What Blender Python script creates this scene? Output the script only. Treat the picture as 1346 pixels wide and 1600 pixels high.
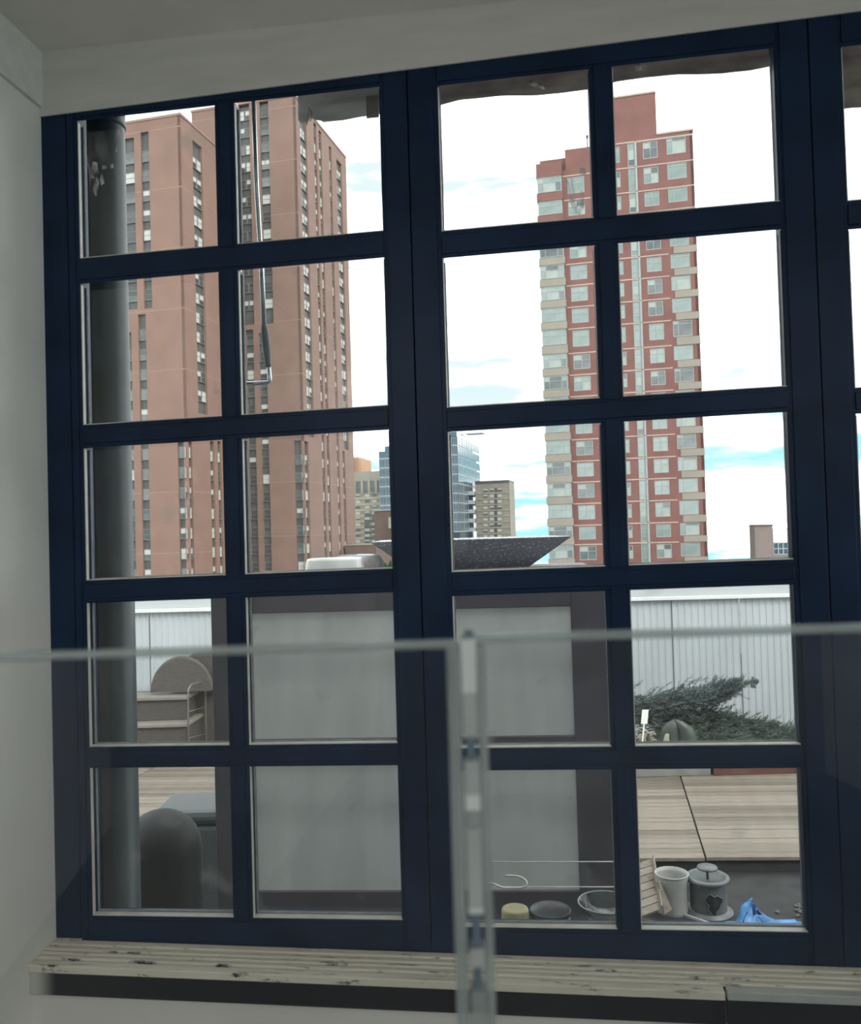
import bpy, bmesh, math, random
from mathutils import Vector, Matrix
random.seed(7)
S = bpy.context.scene
COL = S.collection
for o in list(bpy.data.objects): bpy.data.objects.remove(o)

# ------------------------------------------------------------------ camera
W, H, FPX = 1346.0, 1600.0, 1350.0
YAW, PITCH, ROLL = 0.13102, 0.023096, -0.028911
CAM = Vector((1.23874, -2.2, 0.0))          # z = 0 is eye level in this scene
_cy, _sy, _cp, _sp = math.cos(YAW), math.sin(YAW), math.cos(PITCH), math.sin(PITCH)
FW = Vector((-_sy*_cp, _cy*_cp, _sp))
_r0 = Vector((_cy, _sy, 0)); _u0 = _r0.cross(FW)
RT = math.cos(ROLL)*_r0 + math.sin(ROLL)*_u0
UP = -math.sin(ROLL)*_r0 + math.cos(ROLL)*_u0
cd = bpy.data.cameras.new('camera'); cam = bpy.data.objects.new('camera', cd); COL.objects.link(cam)
cam.matrix_world = Matrix(((RT.x, UP.x, -FW.x, CAM.x), (RT.y, UP.y, -FW.y, CAM.y), (RT.z, UP.z, -FW.z, CAM.z), (0, 0, 0, 1)))
cd.sensor_fit = 'HORIZONTAL'; cd.sensor_width = 36.0; cd.lens = 36.0*FPX/W
cd.clip_start = 0.02; cd.clip_end = 2000
cd.dof.use_dof = True; cd.dof.focus_distance = 4.5; cd.dof.aperture_fstop = 8.0
S.camera = cam

# ------------------------------------------------------------------ world, lights, exposure
S.view_settings.view_transform = 'Standard'; S.view_settings.look = 'None'
S.view_settings.gamma = 1.0; S.view_settings.use_curve_mapping = False
S.view_settings.exposure = 0.86
SKY_GAIN = 2.4
wd = bpy.data.worlds.new('sky'); S.world = wd; wd.use_nodes = True
nt = wd.node_tree; nt.nodes.clear()
def N(t, **k):
    n = nt.nodes.new(t)
    for a, b in k.items(): setattr(n, a, b)
    return n
_tc = N('ShaderNodeTexCoord'); _sep = N('ShaderNodeSeparateXYZ'); nt.links.new(_tc.outputs['Generated'], _sep.inputs[0])
_map = N('ShaderNodeMapping'); _map.inputs['Scale'].default_value = (1.6, 1.6, 9.0); _map.inputs['Location'].default_value = (0.35, 0.2, 0.1)
nt.links.new(_tc.outputs['Generated'], _map.inputs[0])
_n1 = N('ShaderNodeTexNoise'); _n1.inputs['Scale'].default_value = 2.2; _n1.inputs['Detail'].default_value = 6; _n1.inputs['Roughness'].default_value = 0.55
nt.links.new(_map.outputs[0], _n1.inputs['Vector'])
# cloud cover grows with height: a clear slot low over the horizon, white cloud above
_cov = N('ShaderNodeMapRange', interpolation_type='SMOOTHSTEP'); _cov.inputs[1].default_value = 0.06; _cov.inputs[2].default_value = 0.22
_cov.inputs[3].default_value = 0.0; _cov.inputs[4].default_value = 0.30
nt.links.new(_sep.outputs['Z'], _cov.inputs[0])
_add = N('ShaderNodeMath', operation='ADD'); nt.links.new(_n1.outputs['Fac'], _add.inputs[0]); nt.links.new(_cov.outputs[0], _add.inputs[1])
_cl = N('ShaderNodeMapRange', interpolation_type='SMOOTHSTEP'); _cl.inputs[1].default_value = 0.42; _cl.inputs[2].default_value = 0.56
nt.links.new(_add.outputs[0], _cl.inputs[0])
_blue = N('ShaderNodeMapRange'); _blue.data_type = 'FLOAT_VECTOR'
_ramp = N('ShaderNodeValToRGB'); _ramp.color_ramp.elements[0].position = 0.0; _ramp.color_ramp.elements[0].color = (0.125, 0.24, 0.268, 1)
_ramp.color_ramp.elements[1].position = 0.6; _ramp.color_ramp.elements[1].color = (0.10, 0.21, 0.262, 1)
nt.links.new(_sep.outputs['Z'], _ramp.inputs[0])
_mx = N('ShaderNodeMix', data_type='RGBA'); nt.links.new(_cl.outputs[0], _mx.inputs['Factor'])
nt.links.new(_ramp.outputs[0], _mx.inputs['A'])
# cloud body: white with soft grey-blue undersides
_n2 = N('ShaderNodeTexNoise'); _n2.inputs['Scale'].default_value = 1.7; _n2.inputs['Detail'].default_value = 5
nt.links.new(_map.outputs[0], _n2.inputs['Vector'])
_cr = N('ShaderNodeValToRGB'); _cr.color_ramp.elements[0].position = 0.40; _cr.color_ramp.elements[0].color = (0.210, 0.240, 0.249, 1)
_cr.color_ramp.elements[1].position = 0.60; _cr.color_ramp.elements[1].color = (0.98, 1.0, 1.0, 1)
nt.links.new(_n2.outputs['Fac'], _cr.inputs[0]); nt.links.new(_cr.outputs[0], _mx.inputs['B'])
_bg = N('ShaderNodeBackground'); _bg.inputs['Strength'].default_value = SKY_GAIN
nt.links.new(_mx.outputs['Result'], _bg.inputs['Color'])
_ow = N('ShaderNodeOutputWorld'); nt.links.new(_bg.outputs[0], _ow.inputs[0])

sd = bpy.data.lights.new('sun', 'SUN'); sd.energy = 1.6; sd.angle = math.radians(25); sd.color = (1.0, 0.96, 0.9)
sun = bpy.data.objects.new('sun', sd); COL.objects.link(sun)
sun.rotation_euler = Vector((-0.55, 0.55, -0.75)).to_track_quat('-Z', 'Y').to_euler()   # hazy sun from behind the house

FILL_LAMP_W = 16.0  # power of the added fill lamps

# ------------------------------------------------------------------ projection helpers (real placement from known depth)
def ray(px, py):
    v = FW + RT*((px-W/2)/FPX) + UP*((H/2-py)/FPX); return v.normalized()
def dep(px, py, d):
    r = ray(px, py); return CAM + r*(d/r.dot(FW))
def on_y(px, py, y):
    r = ray(px, py); return CAM + r*((y-CAM.y)/r.y)
def on_z(px, py, z):
    r = ray(px, py); return CAM + r*((z-CAM.z)/r.z)
RL = Vector((_cy, _sy, 0)); FL = Vector((-_sy, _cy, 0))     # level axes of the view direction
def LV(X, D, z): return CAM + RL*X + FL*D + Vector((0, 0, z))

# ------------------------------------------------------------------ materials
MATS = {}
def mat(name, col, rough=0.6, metal=0.0, var=0.0, scale=8.0, bump=0.0, stretch=(1, 1, 1), spec=0.5, col2=None, detail=4.0, contrast=(0.35, 0.65)):
    m = bpy.data.materials.new(name); m.use_nodes = True; t = m.node_tree
    b = t.nodes['Principled BSDF']; b.inputs['Roughness'].default_value = rough; b.inputs['Metallic'].default_value = metal
    b.inputs['Specular IOR Level'].default_value = spec
    c = (*col, 1)
    b.inputs['Base Color'].default_value = c
    if var or col2 or bump:
        tc = t.nodes.new('ShaderNodeTexCoord'); mp = t.nodes.new('ShaderNodeMapping'); mp.inputs['Scale'].default_value = stretch
        nz = t.nodes.new('ShaderNodeTexNoise'); nz.inputs['Scale'].default_value = scale; nz.inputs['Detail'].default_value = detail
        t.links.new(tc.outputs['Object'], mp.inputs[0]); t.links.new(mp.outputs[0], nz.inputs['Vector'])
        if var or col2:
            rp = t.nodes.new('ShaderNodeValToRGB'); rp.color_ramp.elements[0].position = contrast[0]; rp.color_ramp.elements[1].position = contrast[1]
            c2 = col2 if col2 else tuple(min(1, x*(1+var)) for x in col)
            c1 = col if col2 else tuple(x*(1-var) for x in col)
            rp.color_ramp.elements[0].color = (*c1, 1); rp.color_ramp.elements[1].color = (*c2, 1)
            t.links.new(nz.outputs['Fac'], rp.inputs[0]); t.links.new(rp.outputs[0], b.inputs['Base Color'])
        if bump:
            bp = t.nodes.new('ShaderNodeBump'); bp.inputs['Strength'].default_value = bump; bp.inputs['Distance'].default_value = 0.01
            t.links.new(nz.outputs['Fac'], bp.inputs['Height']); t.links.new(bp.outputs[0], b.inputs['Normal'])
    MATS[name] = m
    return m
def glass_mat(name, tint=(0.97, 0.99, 0.98), ior=1.45, dirt=0.05, dirt_scale=9.0, dirtcol=(0.7, 0.72, 0.7), lo=0.52, hi=0.8, base=0.0):
    m = bpy.data.materials.new(name); m.use_nodes = True; t = m.node_tree; t.nodes.clear()
    tr = t.nodes.new('ShaderNodeBsdfTransparent'); tr.inputs[0].default_value = (*tint, 1)
    gl = t.nodes.new('ShaderNodeBsdfGlossy'); gl.inputs['Roughness'].default_value = 0.02
    fr = t.nodes.new('ShaderNodeFresnel'); fr.inputs[0].default_value = ior
    a = t.nodes.new('ShaderNodeMixShader'); t.links.new(fr.outputs[0], a.inputs[0]); t.links.new(tr.outputs[0], a.inputs[1]); t.links.new(gl.outputs[0], a.inputs[2])
    out = t.nodes.new('ShaderNodeOutputMaterial')
    df = t.nodes.new('ShaderNodeBsdfDiffuse'); df.inputs[0].default_value = (*dirtcol, 1)
    tc = t.nodes.new('ShaderNodeTexCoord'); nz = t.nodes.new('ShaderNodeTexNoise'); nz.inputs['Scale'].default_value = dirt_scale; nz.inputs['Detail'].default_value = 7
    t.links.new(tc.outputs['Object'], nz.inputs['Vector'])
    mr = t.nodes.new('ShaderNodeMapRange'); mr.inputs[1].default_value = lo; mr.inputs[2].default_value = hi; mr.inputs[3].default_value = base; mr.inputs[4].default_value = dirt
    t.links.new(nz.outputs['Fac'], mr.inputs[0])
    b = t.nodes.new('ShaderNodeMixShader'); t.links.new(mr.outputs[0], b.inputs[0]); t.links.new(a.outputs[0], b.inputs[1]); t.links.new(df.outputs[0], b.inputs[2])
    t.links.new(b.outputs[0], out.inputs[0]); MATS[name] = m
    return m

M_wall = mat('wall_paint', (0.82, 0.785, 0.73), 0.75, var=0.05, scale=2.5, bump=0.04)
M_back = mat('grey_wall_paint', (0.20, 0.21, 0.21), 0.8, var=0.05, scale=2)
M_ceil = mat('ceiling_paint', (0.78, 0.74, 0.675), 0.8, var=0.06, scale=3)
M_trim = mat('trim_paint', (0.735, 0.705, 0.66), 0.5, var=0.05, scale=4, stretch=(1, 6, 6))
M_floor = mat('dark_floor', (0.10, 0.10, 0.10), 0.45, var=0.2, scale=5, stretch=(1, 10, 1))
M_frame = mat('navy_paint', (0.009, 0.025, 0.063), 0.38, var=0.2, scale=5, bump=0.02, spec=0.22)
M_bead = mat('bare_bead', (0.74, 0.70, 0.62), 0.45, var=0.1, scale=20)
M_seal = mat('glazing_seal', (0.42, 0.43, 0.43), 0.6, var=0.15, scale=30)
M_pane = glass_mat('window_glass', dirt=0.20, dirt_scale=8.0, lo=0.63, hi=0.78)
M_guard = glass_mat('guard_glass', tint=(0.955, 0.965, 0.962), ior=1.45, dirt=0.03, dirt_scale=3.0, lo=0.45, hi=0.8, base=0.004)
M_sill = mat('worn_sill_paint', (0.88, 0.81, 0.68), 0.6, col2=(0.78, 0.71, 0.59), scale=6, stretch=(0.5, 6, 6), bump=0.1)
def sill_dirt(m):
    t = m.node_tree; b = t.nodes['Principled BSDF']; src = b.inputs['Base Color'].links[0].from_socket
    tc = t.nodes.new('ShaderNodeTexCoord'); mp = t.nodes.new('ShaderNodeMapping'); mp.inputs['Scale'].default_value = (2.2, 16, 6)
    nz = t.nodes.new('ShaderNodeTexNoise'); nz.inputs['Scale'].default_value = 5.0; nz.inputs['Detail'].default_value = 8; nz.inputs['Roughness'].default_value = 0.7
    t.links.new(tc.outputs['Object'], mp.inputs[0]); t.links.new(mp.outputs[0], nz.inputs['Vector'])
    rp = t.nodes.new('ShaderNodeMapRange'); rp.inputs[1].default_value = 0.575; rp.inputs[2].default_value = 0.65
    t.links.new(nz.outputs['Fac'], rp.inputs[0])
    mx = t.nodes.new('ShaderNodeMix'); mx.data_type = 'RGBA'; mx.inputs['B'].default_value = (0.035, 0.032, 0.03, 1)
    t.links.new(rp.outputs[0], mx.inputs['Factor']); t.links.new(src, mx.inputs['A']); t.links.new(mx.outputs['Result'], b.inputs['Base Color'])
sill_dirt(M_sill)
M_sillgrey = mat('grey_sill_paint', (0.52, 0.52, 0.49), 0.6, var=0.1, scale=12)
M_groove = mat('groove_dirt', (0.02, 0.018, 0.016), 0.9, var=0.3, scale=20)

M_pole = mat('dark_grey_metal', (0.036, 0.045, 0.051), 0.42, var=0.2, scale=6, bump=0.02, spec=0.35)
M_purple = mat('dark_plum_board', (0.125, 0.110, 0.130), 0.6, var=0.12, scale=6)
M_panel = mat('pale_grey_panel', (0.84, 0.835, 0.80), 0.55, var=0.06, scale=2.0, stretch=(5, 5, 1))
M_concrete = mat('speckled_concrete', (0.351, 0.364, 0.390), 0.7, col2=(1.105, 1.118, 1.131), scale=120, contrast=(0.57, 0.70), detail=3)
M_white = mat('white_plastic', (0.720, 0.720, 0.688), 0.4, var=0.04, scale=5)
M_clear = glass_mat('clear_plastic', tint=(0.95, 0.96, 0.96), ior=1.4, dirt=0.35, dirt_scale=7, lo=0.3, hi=0.7, base=0.12)
M_bowlglass = glass_mat('bowl_glass', tint=(0.75, 0.78, 0.78), ior=1.5, dirt=0.10, dirt_scale=12, lo=0.4, hi=0.8, base=0.02)
M_green = mat('leaf_green', (0.096, 0.256, 0.048), 0.5, var=0.3, scale=15)
M_fence = mat('white_metal_fence', (0.375, 0.395, 0.415), 0.45, var=0.05, scale=2.5, stretch=(1, 1, 0.4))
M_fencew = mat('white_fascia', (0.347, 0.363, 0.366), 0.5, var=0.04, scale=1.5)
M_cap = mat('white_cap', (0.560, 0.568, 0.568), 0.4, var=0.03, scale=3)
M_deck = mat('weathered_board', (0.121, 0.097, 0.077), 0.8, col2=(0.192, 0.161, 0.133), scale=7, stretch=(1.2, 16, 6), bump=0.15)
M_deck2 = mat('weathered_board_pale', (0.149, 0.122, 0.098), 0.8, col2=(0.229, 0.195, 0.162), scale=7, stretch=(1.2, 16, 6), bump=0.15)
M_deck3 = mat('weathered_board_brown', (0.090, 0.070, 0.055), 0.8, col2=(0.155, 0.127, 0.103), scale=7, stretch=(1.2, 16, 6), bump=0.15)
M_dark = mat('dark_void', (0.02, 0.02, 0.022), 0.9, var=0.2, scale=4)
M_roof = mat('roof_membrane', (0.019, 0.019, 0.020), 0.85, var=0.35, scale=7, bump=0.2)
M_redwood = mat('red_planter_wood', (0.089, 0.028, 0.019), 0.7, var=0.2, scale=6, stretch=(1, 8, 8))
M_greycon = mat('grey_planter', (0.186, 0.180, 0.167), 0.8, var=0.15, scale=9)
M_soil = mat('soil', (0.06, 0.045, 0.035), 0.95, var=0.4, scale=30, bump=0.4)
M_jun = mat('juniper_needles', (0.055, 0.078, 0.064), 0.65, var=0.35, scale=6)
M_jun2 = mat('juniper_needles_blue', (0.055, 0.077, 0.075), 0.65, var=0.35, scale=6)
M_bark = mat('bark', (0.12, 0.085, 0.06), 0.9, var=0.3, scale=20)
M_agave = mat('agave_leaf', (0.050, 0.064, 0.052), 0.5, var=0.2, scale=9, stretch=(1, 1, 5))
M_pale = mat('pale_succulent', (0.260, 0.248, 0.205), 0.7, var=0.25, scale=14)
M_wicker = mat('brown_wicker', (0.035, 0.028, 0.024), 0.7, col2=(0.076, 0.063, 0.055), scale=60, stretch=(1, 1, 2.4), bump=0.5, detail=1)
M_tread = mat('tread_plastic', (0.172, 0.152, 0.137), 0.6, var=0.08, scale=8)
M_lid = mat('half_round_lid', (0.048, 0.040, 0.034), 0.65, col2=(0.080, 0.067, 0.059), scale=40, stretch=(1, 1, 3.0), bump=0.5, detail=1)
M_rail = mat('rail_metal', (0.136, 0.118, 0.105), 0.4, metal=0.3, var=0.05, scale=5)
M_black = mat('black_cover', (0.008, 0.009, 0.010), 0.6, var=0.3, scale=5, bump=0.2, spec=0.3)
M_bin = mat('grey_bin', (0.071, 0.077, 0.082), 0.5, var=0.08, scale=3)
M_galv = mat('galvanised_metal', (0.124, 0.130, 0.133), 0.5, metal=0.35, var=0.25, scale=9, bump=0.1)
M_pail = mat('ribbed_white_metal', (0.310, 0.310, 0.298), 0.55, var=0.15, scale=9)
M_char = mat('charred_hole', (0.008, 0.008, 0.008), 0.9, var=0.4, scale=30)
M_blue = mat('blue_plastic_film', (0.062, 0.223, 0.496), 0.4, var=0.18, scale=10, bump=0.2)
M_bluelet = mat('dark_blue_print', (0.02, 0.07, 0.22), 0.5, var=0.1, scale=10)
M_rub = mat('debris', (0.099, 0.093, 0.087), 0.95, var=0.5, scale=30)
M_wire = mat('bare_wire', (0.55, 0.55, 0.53), 0.3, metal=0.85, var=0.08, scale=20)
M_steel = mat('chrome_rod', (0.62, 0.66, 0.69), 0.25, metal=0.8, var=0.06, scale=12)
M_grip = mat('grip_rubber', (0.10, 0.11, 0.12), 0.6, var=0.1, scale=10)
M_candle = mat('yellow_wax', (0.30, 0.265, 0.145), 0.55, var=0.08, scale=14)
M_pot = mat('dark_dish', (0.022, 0.024, 0.028), 0.35, var=0.15, scale=9)
M_ledge = mat('ledge_stone', (0.10, 0.10, 0.10), 0.8, var=0.25, scale=9)
M_canvas = mat('stained_canvas', (0.36, 0.31, 0.285), 0.9, col2=(0.62, 0.55, 0.51), scale=7, stretch=(1, 1, 3), bump=0.3)
M_canvasp = mat('pale_torn_canvas', (0.55, 0.53, 0.51), 0.9, col2=(0.80, 0.78, 0.75), scale=6, stretch=(1, 1, 4), bump=0.3)
M_fray = mat('frayed_thread', (0.66, 0.58, 0.48), 0.9, var=0.15, scale=20)
def cloth(m, fac):
    t = m.node_tree; b = t.nodes['Principled BSDF']; out = t.nodes['Material Output']; tl_ = t.nodes.new('ShaderNodeBsdfTranslucent')
    src = b.inputs['Base Color'].links[0].from_socket; t.links.new(src, tl_.inputs[0])
    mx = t.nodes.new('ShaderNodeMixShader'); mx.inputs[0].default_value = fac
    t.links.new(b.outputs[0], mx.inputs[1]); t.links.new(tl_.outputs[0], mx.inputs[2]); t.links.new(mx.outputs[0], out.inputs[0])
cloth(M_canvas, 0.30); cloth(M_canvasp, 0.25)
M_smear = mat('dried_paint_smear', (0.75, 0.74, 0.72), 0.8)
def smear_nodes(m):
    t = m.node_tree; b = t.nodes['Principled BSDF']; out = t.nodes['Material Output']; tr = t.nodes.new('ShaderNodeBsdfTransparent')
    tc = t.nodes.new('ShaderNodeTexCoord'); mp = t.nodes.new('ShaderNodeMapping'); mp.inputs['Scale'].default_value = (1.3, 1, 0.6)
    nz = t.nodes.new('ShaderNodeTexNoise'); nz.inputs['Scale'].default_value = 45; nz.inputs['Detail'].default_value = 6
    t.links.new(tc.outputs['Object'], mp.inputs[0]); t.links.new(mp.outputs[0], nz.inputs['Vector'])
    mr = t.nodes.new('ShaderNodeMapRange'); mr.inputs[1].default_value = 0.42; mr.inputs[2].default_value = 0.75; mr.inputs[4].default_value = 0.75
    mx = t.nodes.new('ShaderNodeMixShader'); t.links.new(nz.outputs['Fac'], mr.inputs[0]); t.links.new(mr.outputs[0], mx.inputs[0])
    t.links.new(tr.outputs[0], mx.inputs[1]); t.links.new(b.outputs[0], mx.inputs[2]); t.links.new(mx.outputs[0], out.inputs[0])
smear_nodes(M_smear)
M_edge = mat('polished_glass_edge', (0.36, 0.40, 0.39), 0.35, var=0.08, scale=12)
def translucent(m, fac):
    t = m.node_tree; b = t.nodes['Principled BSDF']; out = t.nodes['Material Output']
    tr = t.nodes.new('ShaderNodeBsdfTransparent'); tr.inputs[0].default_value = (0.85, 0.92, 0.9, 1)
    mx = t.nodes.new('ShaderNodeMixShader'); mx.inputs[0].default_value = fac
    t.links.new(b.outputs[0], mx.inputs[1]); t.links.new(tr.outputs[0], mx.inputs[2]); t.links.new(mx.outputs[0], out.inputs[0])
translucent(M_edge, 0.45)
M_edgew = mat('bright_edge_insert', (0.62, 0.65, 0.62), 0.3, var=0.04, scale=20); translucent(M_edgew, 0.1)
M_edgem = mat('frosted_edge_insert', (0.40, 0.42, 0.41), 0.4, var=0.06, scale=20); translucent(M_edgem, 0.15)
M_edged = mat('dark_edge_gasket', (0.10, 0.14, 0.17), 0.5, var=0.1, scale=20)  # bright, grey and dark edge tones paint the refracted window

# ---- city
M_brick = mat('tan_brick', (0.186, 0.106, 0.081), 0.85, var=0.07, scale=0.35, detail=6)
M_brick2 = mat('rose_brick', (0.176, 0.105, 0.084), 0.85, var=0.07, scale=0.35, detail=6)
M_joint = mat('pale_joint', (0.223, 0.140, 0.108), 0.8, var=0.05, scale=1)
M_spand = mat('grey_spandrel', (0.062, 0.061, 0.058), 0.6, var=0.15, scale=0.8)
M_wgd = mat('dark_window_glass', (0.053, 0.056, 0.056), 0.08, var=0.3, scale=0.3, spec=0.8)
M_wgb = mat('window_blind', (0.384, 0.378, 0.347), 0.6, var=0.08, scale=0.5)  # blinds, and sky reflection painted on the tower side faces
M_wfr = mat('window_metal_frame', (0.186, 0.180, 0.167), 0.5, var=0.05, scale=2)
M_red = mat('red_brick', (0.153, 0.065, 0.056), 0.85, var=0.1, scale=0.5, detail=7)
M_beige = mat('beige_band', (0.223, 0.195, 0.161), 0.8, var=0.05, scale=0.5)
M_course = mat('stone_course', (0.347, 0.273, 0.223), 0.8, var=0.05, scale=1)
M_wfw = mat('white_window_frame', (0.260, 0.273, 0.260), 0.5, var=0.04, scale=1)
M_wgg = mat('green_grey_glass', (0.167, 0.205, 0.192), 0.1, var=0.22, scale=0.35, spec=0.9)
M_wgk = mat('open_dark_glass', (0.081, 0.093, 0.093), 0.1, var=0.3, scale=0.6, spec=0.8)
M_wgp = mat('pale_blind_glass', (0.260, 0.285, 0.260), 0.3, var=0.1, scale=0.5)
M_navy = mat('blue_curtain_glass', (0.043, 0.071, 0.099), 0.1, var=0.3, scale=0.25, spec=1.0)
M_alu = mat('pale_aluminium', (0.310, 0.335, 0.353), 0.5, var=0.06, scale=1)
M_bgb = mat('sand_concrete', (0.273, 0.236, 0.180), 0.85, var=0.08, scale=0.5)
M_bgb2 = mat('grey_sand_concrete', (0.205, 0.186, 0.155), 0.85, var=0.08, scale=0.5)
M_bro = mat('brown_masonry', (0.124, 0.077, 0.062), 0.85, var=0.1, scale=0.6)
M_ora = mat('orange_render', (0.341, 0.186, 0.105), 0.85, var=0.06, scale=0.5)
M_brw2 = mat('dull_brown_wall', (0.17, 0.13, 0.115), 0.85, var=0.08, scale=0.6)
M_asph = mat('street_asphalt', (0.12, 0.12, 0.12), 0.9, var=0.2, scale=0.1)

# ------------------------------------------------------------------ mesh builder
class MB:
    def __init__(s): s.v = []; s.f = []; s.m = []; s.sm = []
    def quad(s, pts, mi=0, smooth=False):
        i = len(s.v); s.v += [tuple(p) for p in pts]; s.f.append(tuple(range(i, i+len(pts)))); s.m.append(mi); s.sm.append(smooth)
    def hexa(s, p, mi=0):      # p: 8 points, bottom 4 ccw, top 4 ccw
        i = len(s.v); s.v += [tuple(q) for q in p]
        for f in ((0, 3, 2, 1), (4, 5, 6, 7), (0, 1, 5, 4), (1, 2, 6, 5), (2, 3, 7, 6), (3, 0, 4, 7)):
            s.f.append(tuple(i+k for k in f)); s.m.append(mi); s.sm.append(False)
    def box(s, x0, x1, y0, y1, z0, z1, mi=0):
        s.hexa([(x0, y0, z0), (x1, y0, z0), (x1, y1, z0), (x0, y1, z0), (x0, y0, z1), (x1, y0, z1), (x1, y1, z1), (x0, y1, z1)], mi)
    def obox(s, O, a, b, c, mi=0):  # origin + three edge vectors
        O, a, b, c = map(Vector, (O, a, b, c))
        s.hexa([O, O+a, O+a+b, O+b, O+c, O+a+c, O+a+b+c, O+b+c], mi)
    def ring(s, pts): i = len(s.v); s.v += [tuple(p) for p in pts]; return list(range(i, i+len(pts)))
    def bridge(s, A, B, mi=0, smooth=True, closed=True):
        n = len(A)
        for k in range(n if closed else n-1):
            s.f.append((A[k], A[(k+1) % n], B[(k+1) % n], B[k])); s.m.append(mi); s.sm.append(smooth)
    def cap(s, A, mi=0, flip=False):
        s.f.append(tuple(reversed(A)) if flip else tuple(A)); s.m.append(mi); s.sm.append(False)
    def lathe(s, prof, n=32, c=(0, 0, 0), mi=0, capb=True, capt=True, squash=1.0, wob=None):
        R = []
        for (r, z) in prof:
            R.append(s.ring([(c[0]+r*math.cos(2*math.pi*k/n)*(1+(wob(k, z) if wob else 0)), c[1]+r*squash*math.sin(2*math.pi*k/n)*(1+(wob(k, z) if wob else 0)), c[2]+z) for k in range(n)]))
        for a, b in zip(R, R[1:]): s.bridge(a, b, mi)
        if capb: s.cap(R[0], mi, True)
        if capt: s.cap(R[-1], mi)
    def tube(s, path, r, n=10, mi=0, caps=True):
        P = [Vector(p) for p in path]; rr = r if isinstance(r, (list, tuple)) else [r]*len(P)
        up = Vector((0.13, 0.31, 0.94)); R = []
        for i, p in enumerate(P):
            t = (P[min(i+1, len(P)-1)]-P[max(i-1, 0)]).normalized()
            a = t.cross(up)
            if a.length < 1e-3: a = t.cross(Vector((1, 0, 0)))
            a.normalize(); b = t.cross(a).normalized(); up = b.cross(t) if b.cross(t).length > 1e-3 else up
            up = a.cross(t)
            R.append(s.ring([p+(a*math.cos(2*math.pi*k/n)+b*math.sin(2*math.pi*k/n))*rr[i] for k in range(n)]))
        for a, b in zip(R, R[1:]): s.bridge(a, b, mi)
        if caps: s.cap(R[0], mi); s.cap(R[-1], mi, True)
    def mesh(s, name, mats):
        me = bpy.data.meshes.new(name); me.from_pydata(s.v, [], s.f)
        for m in (mats if isinstance(mats, (list, tuple)) else [mats]): me.materials.append(m)
        me.polygons.foreach_set('material_index', s.m); me.polygons.foreach_set('use_smooth', s.sm); me.update()
        bm = bmesh.new(); bm.from_mesh(me); bmesh.ops.recalc_face_normals(bm, faces=bm.faces); bm.to_mesh(me); bm.free()
        return me
def link(name, me, parent=None, loc=None, bevel=0.0):
    o = bpy.data.objects.new(name, me); COL.objects.link(o)
    if parent: o.parent = parent
    if loc is not None: o.location = loc
    if bevel:
        b = o.modifiers.new('bevel', 'BEVEL'); b.width = bevel; b.segments = 2; b.limit_method = 'ANGLE'
    return o
def part(name, mb, mats, parent=None, bevel=0.0, loc=None): return link(name, mb.mesh(name, mats), parent, loc, bevel)
def tag(o, label=None, cat=None, group=None, kind=None):
    if label: o['label'] = label
    if cat: o['category'] = cat
    if group: o['group'] = group
    if kind: o['kind'] = kind
    return o
def thing(name, label, cat, loc=(0, 0, 0), group=None, kind=None):
    o = bpy.data.objects.new(name, None); COL.objects.link(o); o.location = loc; o.empty_display_size = 0.1
    return tag(o, label, cat, group, kind)

# ================================================================== ROOM SHELL
FLOOR, CEIL = -1.62, 1.352
WL, WR, WB = -0.105, 4.3, -6.4
def struct(name, mb, m, label, cat, parent=None, bevel=0): return tag(part(name, mb, m, parent, bevel), label, cat, kind='structure')
b = MB(); b.box(WL-0.2, WR+0.2, WB-0.2, 0.14, FLOOR-0.2, FLOOR); struct('floor', b, M_floor, 'dark grey floor of the room, below the frame', 'floor')
b = MB(); b.box(WL-0.2, WR+0.2, WB-0.2, 0.30, CEIL, CEIL+0.2); struct('ceiling', b, M_ceil, 'off-white ceiling above the tall window', 'ceiling')
b = MB(); b.box(WL-0.2, WL, WB, 0.14, FLOOR, CEIL); struct('wall_left', b, M_wall, 'white wall at a right angle to the window, meeting its dark jamb', 'wall')
SY0, SY1, SZ0, SZ1 = -4.9, -0.5, -0.95, 1.26          # unseen window opening added in the side wall to brighten the room
b = MB(); b.box(WR, WR+0.2, WB, SY0, FLOOR, CEIL); b.box(WR, WR+0.2, SY1, 0.14, FLOOR, CEIL); b.box(WR, WR+0.2, SY0, SY1, FLOOR, SZ0); b.box(WR, WR+0.2, SY0, SY1, SZ1, CEIL); struct('wall_right', b, M_wall, 'white wall beyond the third sash, out of frame', 'wall')
b = MB(); b.box(WL-0.2, WR+0.2, WB-0.2, WB, FLOOR, CEIL); struct('wall_back', b, M_back, 'grey wall behind the viewer, mirrored faintly in the glass', 'wall')
SILLZ = -1.066
b = MB(); b.box(WL, WR, -0.11, 0.12, FLOOR, SILLZ-0.03); struct('wall_front', b, M_wall, 'white wall below the window sill', 'wall')
b = MB()   # plaster frieze over the window, its lower edge running slightly uphill
zl = lambda x: 1.1766+0.0288*x
b.hexa([(WL, -0.006, zl(WL)), (WR, -0.006, zl(WR)), (WR, -0.0008, zl(WR)), (WL, -0.0008, zl(WL)), (WL, -0.006, CEIL), (WR, -0.006, CEIL), (WR, -0.0008, CEIL), (WL, -0.0008, CEIL)])
struct('trim_1', b, M_trim, 'off-white plaster band between the window head and the ceiling', 'trim')
b = MB(); b.box(WL, WL+0.012, WB, -0.004, 1.197, CEIL); struct('trim_2', b, M_trim, 'off-white band along the top of the white side wall', 'trim')
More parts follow.
